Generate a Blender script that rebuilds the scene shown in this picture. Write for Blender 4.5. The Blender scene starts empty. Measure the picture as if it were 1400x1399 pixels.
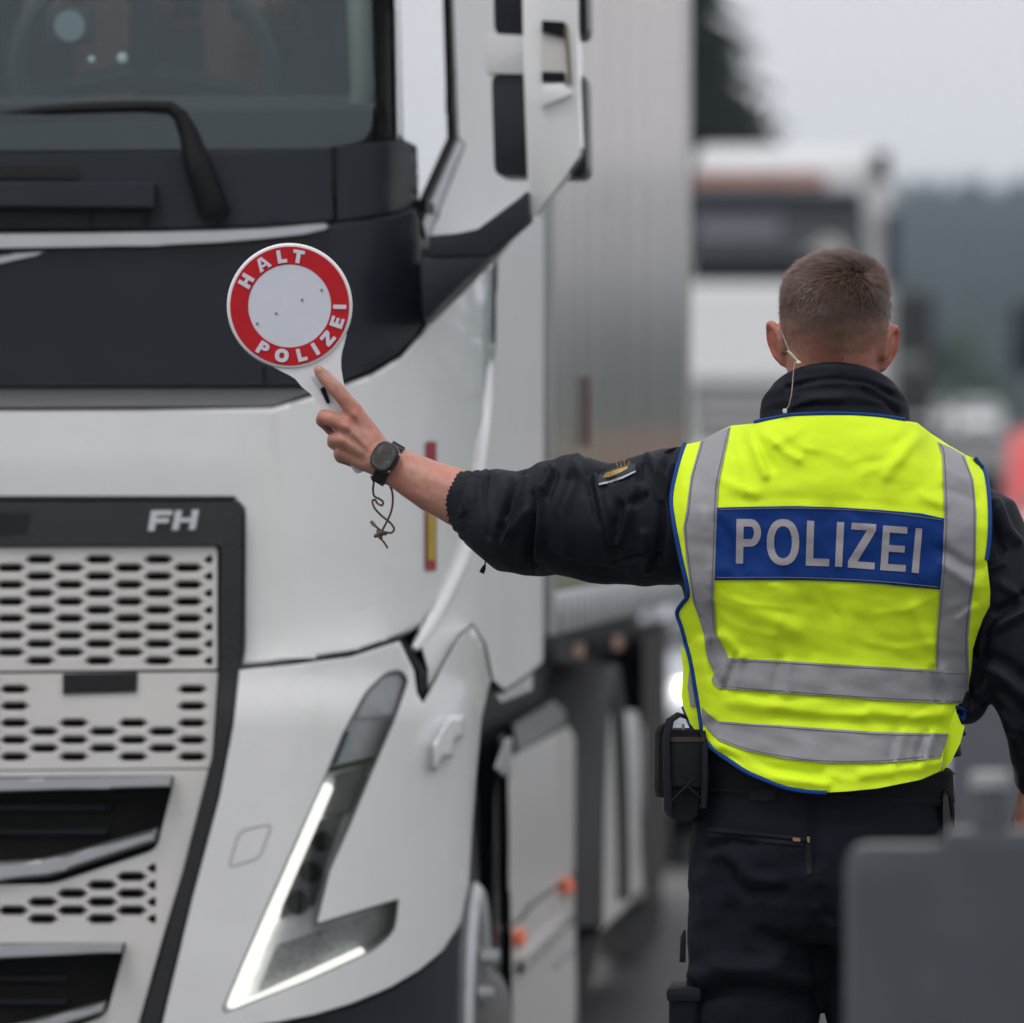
import bpy, bmesh, math, random
import numpy as np
from mathutils import Vector, Matrix
from mathutils.bvhtree import BVHTree
random.seed(7)
rng = np.random.default_rng(7)
R = math.radians
# ------------------------------------------------------------------ camera, world, sun, exposure
FPX = 10800.0                       # focal length in photo pixels (photo 1400 wide)
YAW = math.atan(690.0 / FPX)        # the lane runs along +Y; the lens looks a little to its left
CAMZ = 1.5
S = bpy.context.scene
COL = S.collection
cam_d = bpy.data.cameras.new('camera')
cam = bpy.data.objects.new('camera', cam_d); COL.objects.link(cam)
cam.location = (0, 0, CAMZ); cam.rotation_euler = (R(90), 0, YAW)
cam_d.sensor_width = 36; cam_d.lens = 36 * FPX / 1400
cam_d.clip_start = 0.1; cam_d.clip_end = 6000
cam_d.dof.use_dof = True; cam_d.dof.focus_distance = 11.30
cam_d.dof.aperture_fstop = 5.7; cam_d.dof.aperture_blades = 0
S.camera = cam
W = bpy.data.worlds.new('World'); S.world = W; W.use_nodes = True
SUN_EL, SUN_AZ = R(62), R(215)
nt = W.node_tree; nt.nodes.clear()
out = nt.nodes.new('ShaderNodeOutputWorld'); bg = nt.nodes.new('ShaderNodeBackground')
sky = nt.nodes.new('ShaderNodeTexSky'); sky.sky_type = 'NISHITA'; sky.sun_disc = False
sky.sun_elevation = SUN_EL; sky.sun_rotation = SUN_AZ
sky.air_density = 1.0; sky.dust_density = 6.0; sky.ozone_density = 1.0; sky.altitude = 300
# overcast: the cloud sheet takes nearly all colour out of the sky and evens it out
tc = nt.nodes.new('ShaderNodeTexCoord'); sep = nt.nodes.new('ShaderNodeSeparateXYZ')
nt.links.new(tc.outputs['Generated'], sep.inputs[0])
mr = nt.nodes.new('ShaderNodeMapRange'); mr.inputs[1].default_value = 0; mr.inputs[2].default_value = 1
mr.inputs[3].default_value = 7.9; mr.inputs[4].default_value = 12.0
nt.links.new(sep.outputs['Z'], mr.inputs[0])
cl = nt.nodes.new('ShaderNodeVectorMath'); cl.operation = 'SCALE'; cl.inputs[0].default_value = (0.992, 0.985, 1.015)
nt.links.new(mr.outputs[0], cl.inputs['Scale'])
nz = nt.nodes.new('ShaderNodeTexNoise'); nz.inputs['Scale'].default_value = 3.0; nz.inputs['Detail'].default_value = 4
nt.links.new(tc.outputs['Generated'], nz.inputs['Vector'])
mrn = nt.nodes.new('ShaderNodeMapRange'); mrn.inputs[1].default_value = .3; mrn.inputs[2].default_value = .7
mrn.inputs[3].default_value = 0.93; mrn.inputs[4].default_value = 1.07
nt.links.new(nz.outputs['Fac'], mrn.inputs[0])
cl2 = nt.nodes.new('ShaderNodeVectorMath'); cl2.operation = 'SCALE'
nt.links.new(cl.outputs[0], cl2.inputs[0]); nt.links.new(mrn.outputs[0], cl2.inputs['Scale'])
mx = nt.nodes.new('ShaderNodeMix'); mx.data_type = 'RGBA'; mx.inputs['Factor'].default_value = 0.93
nt.links.new(sky.outputs[0], mx.inputs['A']); nt.links.new(cl2.outputs[0], mx.inputs['B'])
nt.links.new(mx.outputs['Result'], bg.inputs['Color']); bg.inputs['Strength'].default_value = 0.103
nt.links.new(bg.outputs[0], out.inputs[0])
sun_d = bpy.data.lights.new('sun', 'SUN'); sun_d.energy = 1.15; sun_d.angle = R(28); sun_d.color = (1.0, .97, .93)
sun = bpy.data.objects.new('sun', sun_d); COL.objects.link(sun); sun.location = (-5, -10, 30)
# sun_rotation turns clockwise from +Y
sd = Vector((math.sin(SUN_AZ) * math.cos(SUN_EL), math.cos(SUN_AZ) * math.cos(SUN_EL), math.sin(SUN_EL)))
sun.rotation_euler = sd.to_track_quat('Z', 'Y').to_euler()
vs = S.view_settings; vs.view_transform = 'Standard'; vs.look = 'None'; vs.gamma = 1; vs.exposure = 0.0
vs.use_curve_mapping = False
S.render.engine = 'CYCLES'; S.cycles.use_denoising = True; S.cycles.max_bounces = 8
S.cycles.transparent_max_bounces = 12; S.cycles.caustics_reflective = False; S.cycles.caustics_refractive = False
S.cycles.volume_bounces = 0
S.cycles.use_adaptive_sampling = True; S.cycles.adaptive_threshold = .025; S.cycles.sample_clamp_indirect = 6

# ------------------------------------------------------------------ pixel <-> world
FW = np.array([-math.sin(YAW), math.cos(YAW), 0]); RT = np.array([math.cos(YAW), math.sin(YAW), 0]); UP = np.array([0, 0, 1.0])
CAM = np.array([0, 0, CAMZ])
def rays(px, py):
    px = np.atleast_1d(np.asarray(px, float)); py = np.atleast_1d(np.asarray(py, float))
    return FW + ((px - 700) / FPX)[:, None] * RT - ((py - 699.5) / FPX)[:, None] * UP
def atY(px, py, Y):
    d = rays(px, py); return CAM + d * (np.asarray(Y, float) / d[:, 1])[:, None]
def atX(px, py, X):
    d = rays(px, py); return CAM + d * (np.asarray(X, float) / d[:, 0])[:, None]
def pY(px, py, Y): return Vector(atY(px, py, Y)[0])
def proj(P):
    P = np.asarray(P, float) - CAM; dep = P @ FW
    return 700 + FPX * (P @ RT) / dep, 699.5 - FPX * (P @ UP) / dep
# surfaces: f(px, py, off) -> points; off > 0 lies deeper
def planeY(Y): return lambda px, py, off=0: atY(px, py, Y + off)
def planeX(X): return lambda px, py, off=0: atX(px, py, X - off)
class Prof:
    """plan outline of a vehicle body (list of x,y from its middle round the corner to its side)"""
    def __init__(s, pts, rake=None): s.p = np.array(pts, float); s.rake = rake; s.c = {}
    def __call__(s, px, py, off=0):
        k = round(off, 4)
        if k not in s.c:
            d = np.gradient(s.p, axis=0); d /= np.linalg.norm(d, axis=1)[:, None]
            n = np.stack([-d[:, 1], d[:, 0]], 1)
            q = s.p + n * off; s.c[k] = (np.arctan2(q[:, 0], q[:, 1]), np.hypot(q[:, 0], q[:, 1]))
        a, r = s.c[k]; d = rays(px, py)
        rr = np.interp(np.arctan2(d[:, 0], d[:, 1]), a, r)
        t = rr / np.hypot(d[:, 0], d[:, 1])
        if s.rake is not None: t = t + s.rake(np.asarray(px, float), np.asarray(py, float))
        return CAM + d * t[:, None]
def surf_bvh(bvh, fallbackY):
    def f(px, py, off=0):
        d = rays(px, py); P = []
        for v in d:
            dv = Vector(v).normalized(); h = bvh.ray_cast(Vector(CAM), dv)
            if h[0] is None: q = Vector(CAM) + Vector(v) * (fallbackY / v[1])
            else: q = h[0]
            P.append(q + dv * off)
        return np.array(P)
    return f
# ------------------------------------------------------------------ mesh helpers
def tag(o, label=None, cat=None, group=None, kind=None):
    if label: o['label'] = label
    if cat: o['category'] = cat
    if group: o['group'] = group
    if kind: o['kind'] = kind
    return o
def thing(name, loc, label, cat, group=None):
    e = bpy.data.objects.new(name, None); COL.objects.link(e); e.location = loc; e.empty_display_size = .2
    return tag(e, label, cat, group)
def rootloc(o):
    l = Vector((0, 0, 0))
    while o is not None: l += o.location; o = o.parent
    return l
def mkobj(name, me, mat, parent=None, smooth=True, ang=38):
    if parent is not None:
        l = rootloc(parent); me.transform(Matrix.Translation(-l))
    if smooth:
        me.shade_smooth()
        if ang: me.set_sharp_from_angle(angle=R(ang))
    mats = mat if isinstance(mat, (list, tuple)) else [mat]
    for m in mats: me.materials.append(m)
    o = bpy.data.objects.new(name, me); COL.objects.link(o)
    if parent is not None: o.parent = parent
    return o
def mesh_vf(V, Fc, name='m'):
    me = bpy.data.meshes.new(name); me.from_pydata([tuple(map(float, v)) for v in V], [], [tuple(f) for f in Fc]); me.update(); return me
def bm_obj(name, bm, mat, parent=None, smooth=True, ang=38):
    me = bpy.data.meshes.new(name); bmesh.ops.recalc_face_normals(bm, faces=bm.faces); bm.to_mesh(me); bm.free()
    return mkobj(name, me, mat, parent, smooth, ang)
def area2(p): return sum(p[i][0] * p[(i + 1) % len(p)][1] - p[(i + 1) % len(p)][0] * p[i][1] for i in range(len(p))) / 2
def rounded(p, r, n=4):
    """round the corners of polygon p by r (number or list)"""
    out = []; N = len(p)
    for i in range(N):
        rr = r[i] if isinstance(r, (list, tuple)) else r
        a, b, c = (np.array(p[(i - 1) % N], float), np.array(p[i], float), np.array(p[(i + 1) % N], float))
        la, lc = np.linalg.norm(a - b), np.linalg.norm(c - b)
        if rr <= 0: out.append(tuple(b)); continue
        q = min(rr, la * .48, lc * .48); s = b + (a - b) / la * q; e = b + (c - b) / lc * q
        for k in range(n + 1):
            t = k / n; out.append(tuple((1 - t) ** 2 * s + 2 * t * (1 - t) * b + t * t * e))
    return out
def smoothline(p, n=6, closed=False):
    """Catmull-Rom through the points"""
    p = [np.array(q, float) for q in p]; N = len(p); out = []
    rngi = range(N if closed else N - 1)
    for i in rngi:
        p0 = p[(i - 1) % N] if (closed or i > 0) else p[i] * 2 - p[i + 1]; p1 = p[i]; p2 = p[(i + 1) % N]
        p3 = p[(i + 2) % N] if (closed or i + 2 < N) else p2 * 2 - p1
        for k in range(n):
            t = k / n
            out.append(.5 * ((2 * p1) + (-p0 + p2) * t + (2 * p0 - 5 * p1 + 4 * p2 - p3) * t * t + (-p0 + 3 * p1 - 3 * p2 + p3) * t ** 3))
    if not closed: out.append(p[-1])
    return out
def inset_poly(p, w):
    sgn = 1 if area2(p) > 0 else -1; N = len(p); out = []
    for i in range(N):
        a, b, c = np.array(p[i - 1], float), np.array(p[i], float), np.array(p[(i + 1) % N], float)
        d1 = b - a; d2 = c - b; d1 /= max(np.linalg.norm(d1), 1e-9); d2 /= max(np.linalg.norm(d2), 1e-9)
        n1 = np.array([-d1[1], d1[0]]) * sgn; n2 = np.array([-d2[1], d2[0]]) * sgn
        m = n1 + n2; L = m @ m
        m = m / max(L, .5) * 2 if L > 1e-6 else n1
        out.append(tuple(b + m * w))
    return out
def drape(name, outline, surf, mat, parent=None, holes=(), th=0.01, off=0.0, bev=0.0, bevd=None, sx=14, sy=14, ang=38, build=True, taper=None):
    """a sheet cut to a traced outline, laid on a surface, with walls th deep and edges chamfered by bev (pixels)"""
    bm = bmesh.new()
    def loop(p):
        vs_ = [bm.verts.new((x, y, 0)) for x, y in p]
        return vs_, [bm.edges.new((vs_[i], vs_[(i + 1) % len(vs_)])) for i in range(len(vs_))]
    ov, oe = loop(outline)
    if bev > 0:
        iv, ie = loop(inset_poly(outline, bev))
        N = len(ov)
        for i in range(N):
            try: bm.faces.new((ov[i], ov[(i + 1) % N], iv[(i + 1) % N], iv[i]))
            except ValueError: pass
        fe = ie
    else: fe = oe
    fe = list(fe)
    for h in holes: fe += loop(h)[1]
    bmesh.ops.triangle_fill(bm, use_beauty=True, use_dissolve=False, edges=fe)
    xs = [v.co.x for v in bm.verts]; ys = [v.co.y for v in bm.verts]
    for ax, st, lo, hi in ((0, sx, min(xs), max(xs)), (1, sy, min(ys), max(ys))):
        if not st: continue
        k = math.floor(lo / st) + 1
        while k * st < hi - 1e-3:
            co = [0, 0, 0]; no = [0, 0, 0]; co[ax] = k * st; no[ax] = 1
            bmesh.ops.bisect_plane(bm, geom=bm.verts[:] + bm.edges[:] + bm.faces[:], dist=1e-4, plane_co=co, plane_no=no); k += 1
    bmesh.ops.remove_doubles(bm, verts=bm.verts, dist=1e-3)
    bm.verts.index_update(); bm.verts.ensure_lookup_table(); n = len(bm.verts)
    px = np.array([v.co.x for v in bm.verts]); py = np.array([v.co.y for v in bm.verts])
    P = surf(px, py, off)
    if bev > 0 or th > 0:
        bd = np.array([any(e.is_boundary for e in v.link_edges) for v in bm.verts])
    if bev > 0:
        bd_m = bevd if bevd is not None else bev / 800.0
        idx = np.where(bd & (segdist(px, py, list(outline) + [outline[0]]) < .05))[0]
        if len(idx): P[idx] = surf(px[idx], py[idx], off + bd_m)
    verts = list(bm.verts)
    if th > 0:
        bedges = [(e.verts[0].index, e.verts[1].index) for e in bm.edges if e.is_boundary]
        idx = [i for i in range(n) if bd[i]]
        qx, qy = px[idx].copy(), py[idx].copy()
        if taper and len(holes):
            hc_ = np.array([np.mean(np.array(h_), axis=0) for h_ in holes]); big = np.array([np.ptp(np.array(h_)[:, 0]) > 80 for h_ in holes])
            ox, oy = qx.copy(), qy.copy()
            for h_, c_, b_ in zip(holes, hc_, big):
                if b_: continue
                m_ = segdist(ox, oy, list(h_) + [h_[0]]) < .02
                qx[m_] = c_[0] + (ox[m_] - c_[0]) * taper[0]; qy[m_] = c_[1] + (oy[m_] - c_[1]) * taper[1]
        Q = surf(qx, qy, off + th)
        nv = {i: bm.verts.new(q) for i, q in zip(idx, Q)}
        for ia, ib in bedges:
            try: bm.faces.new((verts[ia], verts[ib], nv[ib], nv[ia]))
            except ValueError: pass
    for v, p in zip(verts, P): v.co = p
    # faces look at the camera
    for f in bm.faces: f.normal_update()
    bmesh.ops.recalc_face_normals(bm, faces=bm.faces)
    tot = sum((f.normal.dot(Vector(CAM) - f.calc_center_median()) * f.calc_area()) for f in bm.faces)
    if tot < 0: bmesh.ops.reverse_faces(bm, faces=bm.faces)
    me = bpy.data.meshes.new(name); bm.to_mesh(me); bm.free()
    return mkobj(name, me, mat, parent, True, ang) if build else me
def ring_frame(d):
    d = d.normalized(); a = Vector((0, 0, 1)) if abs(d.z) < .9 else Vector((0, 1, 0))
    u = d.cross(a).normalized(); return u, d.cross(u).normalized()
def tube_vf(pts, rad, seg=8, closed=False, flat=1.0):
    pts = [Vector(p) for p in pts]; N = len(pts); V = []; Fc = []
    rad = rad if isinstance(rad, (list, tuple)) else [rad] * N
    up = None
    for i in range(N):
        a = pts[(i - 1) % N] if (closed or i) else pts[0]; b = pts[(i + 1) % N] if (closed or i < N - 1) else pts[-1]
        d = (b - a).normalized()
        if up is None: u, v = ring_frame(d)
        else:
            u = (up - d * up.dot(d)); u = u.normalized() if u.length > 1e-6 else ring_frame(d)[0]; v = d.cross(u)
        up = u
        for k in range(seg):
            t = 2 * math.pi * k / seg; V.append(pts[i] + u * (rad[i] * math.cos(t)) + v * (rad[i] * flat * math.sin(t)))
    M = N if closed else N - 1
    for i in range(M):
        for k in range(seg):
            j = (i + 1) % N; Fc.append((i * seg + k, i * seg + (k + 1) % seg, j * seg + (k + 1) % seg, j * seg + k))
    if not closed: Fc.append(tuple(range(seg))[::-1]); Fc.append(tuple((N - 1) * seg + k for k in range(seg)))
    return V, Fc
def tube(name, pts, rad, mat, parent=None, seg=8, closed=False, flat=1.0):
    return mkobj(name, mesh_vf(*tube_vf(pts, rad, seg, closed, flat)), mat, parent)
def loft_vf(rings, caps=True):
    n = len(rings[0]); V = [v for r in rings for v in r]; Fc = []
    for i in range(len(rings) - 1):
        for k in range(n): Fc.append((i * n + k, i * n + (k + 1) % n, (i + 1) * n + (k + 1) % n, (i + 1) * n + k))
    if caps: Fc.append(tuple(range(n))[::-1]); Fc.append(tuple((len(rings) - 1) * n + k for k in range(n)))
    return V, Fc
def loft(name, rings, mat, parent=None, caps=True, ang=38): return mkobj(name, mesh_vf(*loft_vf(rings, caps)), mat, parent, True, ang)
def box_bm(bm, lo, hi, bev=0.0, seg=2, M=None):
    r = bmesh.ops.create_cube(bm, size=1); lo = Vector(lo); hi = Vector(hi); c = (lo + hi) / 2; d = hi - lo
    for v in r['verts']: v.co = Vector((v.co.x * d.x, v.co.y * d.y, v.co.z * d.z)) + c
    vv = r['verts']
    if bev > 0:
        ed = list({e for v in vv for e in v.link_edges})
        q = bmesh.ops.bevel(bm, geom=ed, offset=min(bev, min(d) * .49), segments=seg, affect='EDGES', profile=.6)
        vv = list({v for f in q['faces'] for v in f.verts} | {v for v in vv if v.is_valid})
    if M is not None:
        for v in vv: v.co = M @ v.co
    return vv
def box(name, lo, hi, mat, parent=None, bev=0.01, seg=2, M=None):
    bm = bmesh.new(); box_bm(bm, lo, hi, bev, seg, M); return bm_obj(name, bm, mat, parent)
def ellip_vf(c, r, seg=16, ringn=10, M=None):
    V = []; Fc = []; c = Vector(c)
    for i in range(ringn + 1):
        t = math.pi * i / ringn
        for k in range(seg):
            p = 2 * math.pi * k / seg; q = Vector((r[0] * math.sin(t) * math.cos(p), r[1] * math.sin(t) * math.sin(p), r[2] * math.cos(t)))
            V.append(c + (M @ q if M is not None else q))
    for i in range(ringn):
        for k in range(seg): Fc.append((i * seg + k, (i + 1) * seg + k, (i + 1) * seg + (k + 1) % seg, i * seg + (k + 1) % seg))
    return V, Fc
def capsule_vf(pts, rad, seg=14):
    """limb with round ends"""
    pts = [Vector(p) for p in pts]; a = (pts[0] - pts[1]).normalized(); b = (pts[-1] - pts[-2]).normalized()
    P = []; Q = []
    for k in (1.0, .87, .5): P.append(pts[0] + a * rad[0] * k); Q.append(rad[0] * math.sqrt(max(1 - k * k, .0004)))
    P += pts; Q += list(rad)
    for k in (.5, .87, 1.0): P.append(pts[-1] + b * rad[-1] * k); Q.append(rad[-1] * math.sqrt(max(1 - k * k, .0004)))
    return tube_vf(P, Q, seg)
def fuse(parts, voxel, smooth=4, fac=.5):
    """join closed shapes into one continuous skin"""
    V = []; Fc = []
    for v, f in parts:
        o = len(V); V += [tuple(map(float, q)) for q in v]; Fc += [tuple(i + o for i in g) for g in f]
    me = mesh_vf(V, Fc); bm = bmesh.new(); bm.from_mesh(me); bmesh.ops.remove_doubles(bm, verts=bm.verts, dist=1e-5)
    bmesh.ops.recalc_face_normals(bm, faces=bm.faces); bm.to_mesh(me); bm.free()
    o = bpy.data.objects.new('tmp', me); COL.objects.link(o)
    m = o.modifiers.new('r', 'REMESH'); m.mode = 'VOXEL'; m.voxel_size = voxel; m.use_smooth_shade = True
    if smooth: s = o.modifiers.new('s', 'SMOOTH'); s.factor = fac; s.iterations = smooth
    dg = bpy.context.evaluated_depsgraph_get(); dg.update()
    r = bpy.data.meshes.new_from_object(o.evaluated_get(dg)); bpy.data.objects.remove(o); bpy.data.meshes.remove(me)
    return r
def get_co(me):
    a = np.empty(len(me.vertices) * 3); me.vertices.foreach_get('co', a); return a.reshape(-1, 3)
def get_no(me):
    a = np.empty(len(me.vertices) * 3); me.vertex_normals.foreach_get('vector', a); return a.reshape(-1, 3)
def set_co(me, P): me.vertices.foreach_set('co', np.ascontiguousarray(P).ravel()); me.update()
def segdist(px, py, line):
    best = np.full(px.shape, 1e9)
    for (x0, y0), (x1, y1) in zip(line[:-1], line[1:]):
        dx, dy = x1 - x0, y1 - y0; L = dx * dx + dy * dy + 1e-9
        t = np.clip(((px - x0) * dx + (py - y0) * dy) / L, 0, 1)
        best = np.minimum(best, np.hypot(px - x0 - t * dx, py - y0 - t * dy))
    return best
def folds_at(px, py, folds):
    """height (m) of hand-placed cloth folds: (amp, width px, line)"""
    h = np.zeros(px.shape)
    for a, w, ln in folds:
        d = segdist(px, py, ln) / w; h += a * np.exp(-d * d)
    return h
_ks = [(rng.uniform(0, 2 * math.pi, 3), rng.normal(0, 1, (40, 3)), rng.uniform(0, 6.28, 40)) for _ in range(4)]
def wave_noise(P, scale, which=0, stretch=(1, 1, 1)):
    K = _ks[which][1] * np.array(stretch) / scale; ph = _ks[which][2]
    h = np.zeros(len(P))
    for k, f in zip(K, ph): h += np.sin(P @ k + f)
    return h / math.sqrt(len(ph) / 2.0)
# ------------------------------------------------------------------ materials
MATS = {}
def pm(name, col, rough=.5, metal=0.0, coat=0.0, var=.06, vs_=6.0, bump=0.0, bs=150.0, spec=.5, emit=None, es=0.0, sheen=0.0, dirt=None, stretch=None):
    if name in MATS: return MATS[name]
    m = bpy.data.materials.new(name); m.use_nodes = True; t = m.node_tree; p = t.nodes['Principled BSDF']
    tcn = t.nodes.new('ShaderNodeTexCoord'); vec = tcn.outputs['Object']
    if stretch:
        mp = t.nodes.new('ShaderNodeMapping'); mp.inputs['Scale'].default_value = stretch; t.links.new(vec, mp.inputs[0]); vec = mp.outputs[0]
    n = t.nodes.new('ShaderNodeTexNoise'); n.inputs['Scale'].default_value = vs_; n.inputs['Detail'].default_value = 6; t.links.new(vec, n.inputs['Vector'])
    r = t.nodes.new('ShaderNodeMapRange'); r.inputs[1].default_value = .25; r.inputs[2].default_value = .75
    r.inputs[3].default_value = 1 - var; r.inputs[4].default_value = 1 + var; t.links.new(n.outputs['Fac'], r.inputs[0])
    s = t.nodes.new('ShaderNodeVectorMath'); s.operation = 'SCALE'; s.inputs[0].default_value = col[:3]; t.links.new(r.outputs[0], s.inputs['Scale'])
    csock = s.outputs[0]
    if dirt:
        n2 = t.nodes.new('ShaderNodeTexNoise'); n2.inputs['Scale'].default_value = dirt[1]; n2.inputs['Detail'].default_value = 8; n2.inputs['Roughness'].default_value = .65
        t.links.new(tcn.outputs['Object'], n2.inputs['Vector'])
        r2 = t.nodes.new('ShaderNodeMapRange'); r2.inputs[1].default_value = .5; r2.inputs[2].default_value = .8; r2.inputs[3].default_value = 0; r2.inputs[4].default_value = dirt[2]
        t.links.new(n2.outputs['Fac'], r2.inputs[0])
        mxn = t.nodes.new('ShaderNodeMix'); mxn.data_type = 'RGBA'; t.links.new(r2.outputs[0], mxn.inputs['Factor'])
        t.links.new(csock, mxn.inputs['A']); mxn.inputs['B'].default_value = (*dirt[0], 1); csock = mxn.outputs['Result']
    t.links.new(csock, p.inputs['Base Color'])
    rr = t.nodes.new('ShaderNodeMapRange'); rr.inputs[3].default_value = max(rough - .07, .02); rr.inputs[4].default_value = min(rough + .07, 1)
    t.links.new(n.outputs['Fac'], rr.inputs[0]); t.links.new(rr.outputs[0], p.inputs['Roughness'])
    p.inputs['Metallic'].default_value = metal; p.inputs['Coat Weight'].default_value = coat; p.inputs['Coat Roughness'].default_value = .05
    p.inputs['Specular IOR Level'].default_value = spec; p.inputs['Sheen Weight'].default_value = sheen; p.inputs['Sheen Roughness'].default_value = .4
    if bump > 0:
        nb = t.nodes.new('ShaderNodeTexNoise'); nb.inputs['Scale'].default_value = bs; nb.inputs['Detail'].default_value = 4; t.links.new(vec, nb.inputs['Vector'])
        b = t.nodes.new('ShaderNodeBump'); b.inputs['Strength'].default_value = bump; b.inputs['Distance'].default_value = .002
        t.links.new(nb.outputs['Fac'], b.inputs['Height']); t.links.new(b.outputs[0], p.inputs['Normal'])
    if emit: p.inputs['Emission Color'].default_value = (*emit, 1); p.inputs['Emission Strength'].default_value = es
    MATS[name] = m; return m
def glass_mat(name, tint, rough=.02, ior=1.5, extra=0.0, gc=(1, 1, 1)):
    m = bpy.data.materials.new(name); m.use_nodes = True; t = m.node_tree; t.nodes.clear()
    o = t.nodes.new('ShaderNodeOutputMaterial'); tr = t.nodes.new('ShaderNodeBsdfTransparent'); tr.inputs[0].default_value = (*tint, 1)
    g = t.nodes.new('ShaderNodeBsdfGlossy'); g.inputs['Roughness'].default_value = rough; g.inputs['Color'].default_value = (*gc, 1)
    f = t.nodes.new('ShaderNodeFresnel'); f.inputs[0].default_value = ior; mxs = t.nodes.new('ShaderNodeMixShader')
    ad = t.nodes.new('ShaderNodeMath'); ad.operation = 'ADD'; ad.inputs[1].default_value = extra; ad.use_clamp = True
    t.links.new(f.outputs[0], ad.inputs[0]); t.links.new(ad.outputs[0], mxs.inputs[0]); t.links.new(tr.outputs[0], mxs.inputs[1]); t.links.new(g.outputs[0], mxs.inputs[2]); t.links.new(mxs.outputs[0], o.inputs[0])
    MATS[name] = m; return m
grime = (.30, .28, .25)
M_white = pm('truck white paint', (.76, .765, .775), .26, coat=1.0, var=.04, vs_=3, dirt=(grime, 26, .09))
M_white3 = pm('satin white door', (.76, .765, .775), .40, coat=.2, var=.03, vs_=3, dirt=(grime, 2.2, .12))
M_white2 = pm('white grille plastic', (.64, .63, .62), .45, var=.05, vs_=8, dirt=(grime, 5, .25))
M_dark = pm('dark slate paint', (.0125, .0150, .0235), .38, spec=.30, coat=.05, var=.08, vs_=5, dirt=((.05, .05, .055), 3, .3))
M_cowl = pm('grained dark plastic', (.020, .0235, .033), .58, spec=.25, var=.10, vs_=9, bump=.12, bs=400)
M_black = pm('black plastic', (.005, .005, .0068), .55, spec=.16, var=.15, vs_=10, bump=.1, bs=300)
M_pit = pm('unlit recess plastic', (.006, .006, .007), .8, var=.1)
M_silver = pm('satin silver trim', (.52, .53, .56), .33, metal=.75, var=.05, vs_=12, dirt=(grime, 10, .2))
M_grey = pm('grey satin plastic', (.17, .17, .18), .42, var=.08, vs_=9)
M_ltgrey = pm('light grey side panel', (.60, .585, .57), .40, coat=.2, var=.05, vs_=4, dirt=(grime, 4, .35))
M_nearblack = pm('near black backing plastic', (.016, .0145, .014), .8, var=.2, spec=.2)  # even near black, for backings and the space under the chassis
M_rubber = pm('tyre rubber', (.016, .016, .017), .85, var=.2, vs_=15, bump=.3, bs=90)
M_steel = pm('wheel steel', (.50, .51, .53), .42, metal=.35, var=.1, vs_=12, dirt=((.1, .09, .08), 9, .5))
M_discgrey = pm('shadow toned dirty wheel disc', (.10, .098, .095), .6, var=.3, vs_=12)  # disc colour darkened for the shadow on it, with some dirt
M_darksteel = pm('near black wheel rim', (.035, .034, .033), .7, var=.2, vs_=10)  # rear rims set near black so they do not stand out
M_chrome = pm('chrome', (.80, .81, .83), .12, metal=1.0, var=.03)
M_alu = pm('aluminium trailer wall', (.50, .425, .395), .13, metal=.95, var=.34, vs_=5, stretch=(1, 1.6, .03))
M_orange = pm('orange lamp lens', (.80, .13, .015), .25, var=.05, emit=(1, .16, .02), es=.18)
M_drl = pm('daylight lamp strip', (.9, .9, .88), .3, var=0, emit=(1, 1, .86), es=1.25)
M_lamp = pm('lit headlamp', (.9, .9, .9), .3, var=0, emit=(1, .98, .95), es=45)
M_reflect = pm('lamp reflector', (.80, .81, .84), .35, metal=.05, var=.15, vs_=30)
M_red = pm('red print', (.34, .030, .035), .45, var=.05)
M_yel = pm('yellow sticker', (.44, .33, .035), .5, var=.08, vs_=30)
G_screen = glass_mat('windscreen glass', (.40, .46, .47), .015, 1.52, .040, (.80, .94, 1))
G_side = glass_mat('door glass', (.30, .36, .36), .015, 1.52, .50)
G_clear = glass_mat('clear lens', (.92, .94, .96), .03, 1.45, .05)
G_dark = glass_mat('far dark glass', (.10, .11, .12), .05, 1.5, .08)
M_asphalt = pm('asphalt', (.088, .086, .085), .88, var=.18, vs_=2.5, bump=.5, bs=60, dirt=((.14, .135, .13), .6, .5))
M_grass = pm('verge grass', (.055, .085, .030), .9, var=.3, vs_=3, bump=.6, bs=25)
M_hill = pm('forest floor', (.020, .034, .022), .95, var=.3, vs_=.05)
M_forest = pm('far conifers', (.016, .030, .021), .9, var=.35, vs_=.05)
M_bushy = pm('broadleaf edge', (.045, .085, .028), .9, var=.35, vs_=.4)
# ------------------------------------------------------------------ the setting
def sstep(t): t = np.clip(t, 0, 1); return t * t * (3 - 2 * t)
def gz(Y):
    """the road is level here, climbs behind the queue and levels out again"""
    Y = np.asarray(Y, float)
    a = np.where(Y < 36, 0, np.where(Y < 56, (Y - 36) ** 2 / 40 * .036, .36 + (Y - 56) * .036))
    b = np.where(Y < 98, a, 1.872 + (Y - 98) * .0117)
    return np.where(Y < 520, b, 1.872 + 422 * .0117)
def strip_sheet(name, x0, x1, ys, dz, mat, nx=2):
    V = []; Fc = []; xs = np.linspace(x0, x1, nx)
    for y in ys:
        for x in xs: V.append((x, y, float(gz(y)) + dz))
    for j in range(len(ys) - 1):
        for i in range(nx - 1): a = j * nx + i; Fc.append((a, a + 1, a + nx + 1, a + nx))
    return tag(mkobj(name, mesh_vf(V, Fc), mat), kind='structure')
YS = [-600, -100, -20, 0, 10, 20, 30, 36, 38, 40, 42, 44, 46, 48, 50, 52, 54, 56, 60, 70, 80, 90, 98, 120, 160, 220, 300, 400, 519, 521, 900, 1700]
strip_sheet('ground', -1850, 1850, YS, -.012, M_grass, 9)
strip_sheet('road', -8.6, 9.5, [y for y in YS if y < 500], 0.0, M_asphalt, 5)
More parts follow.
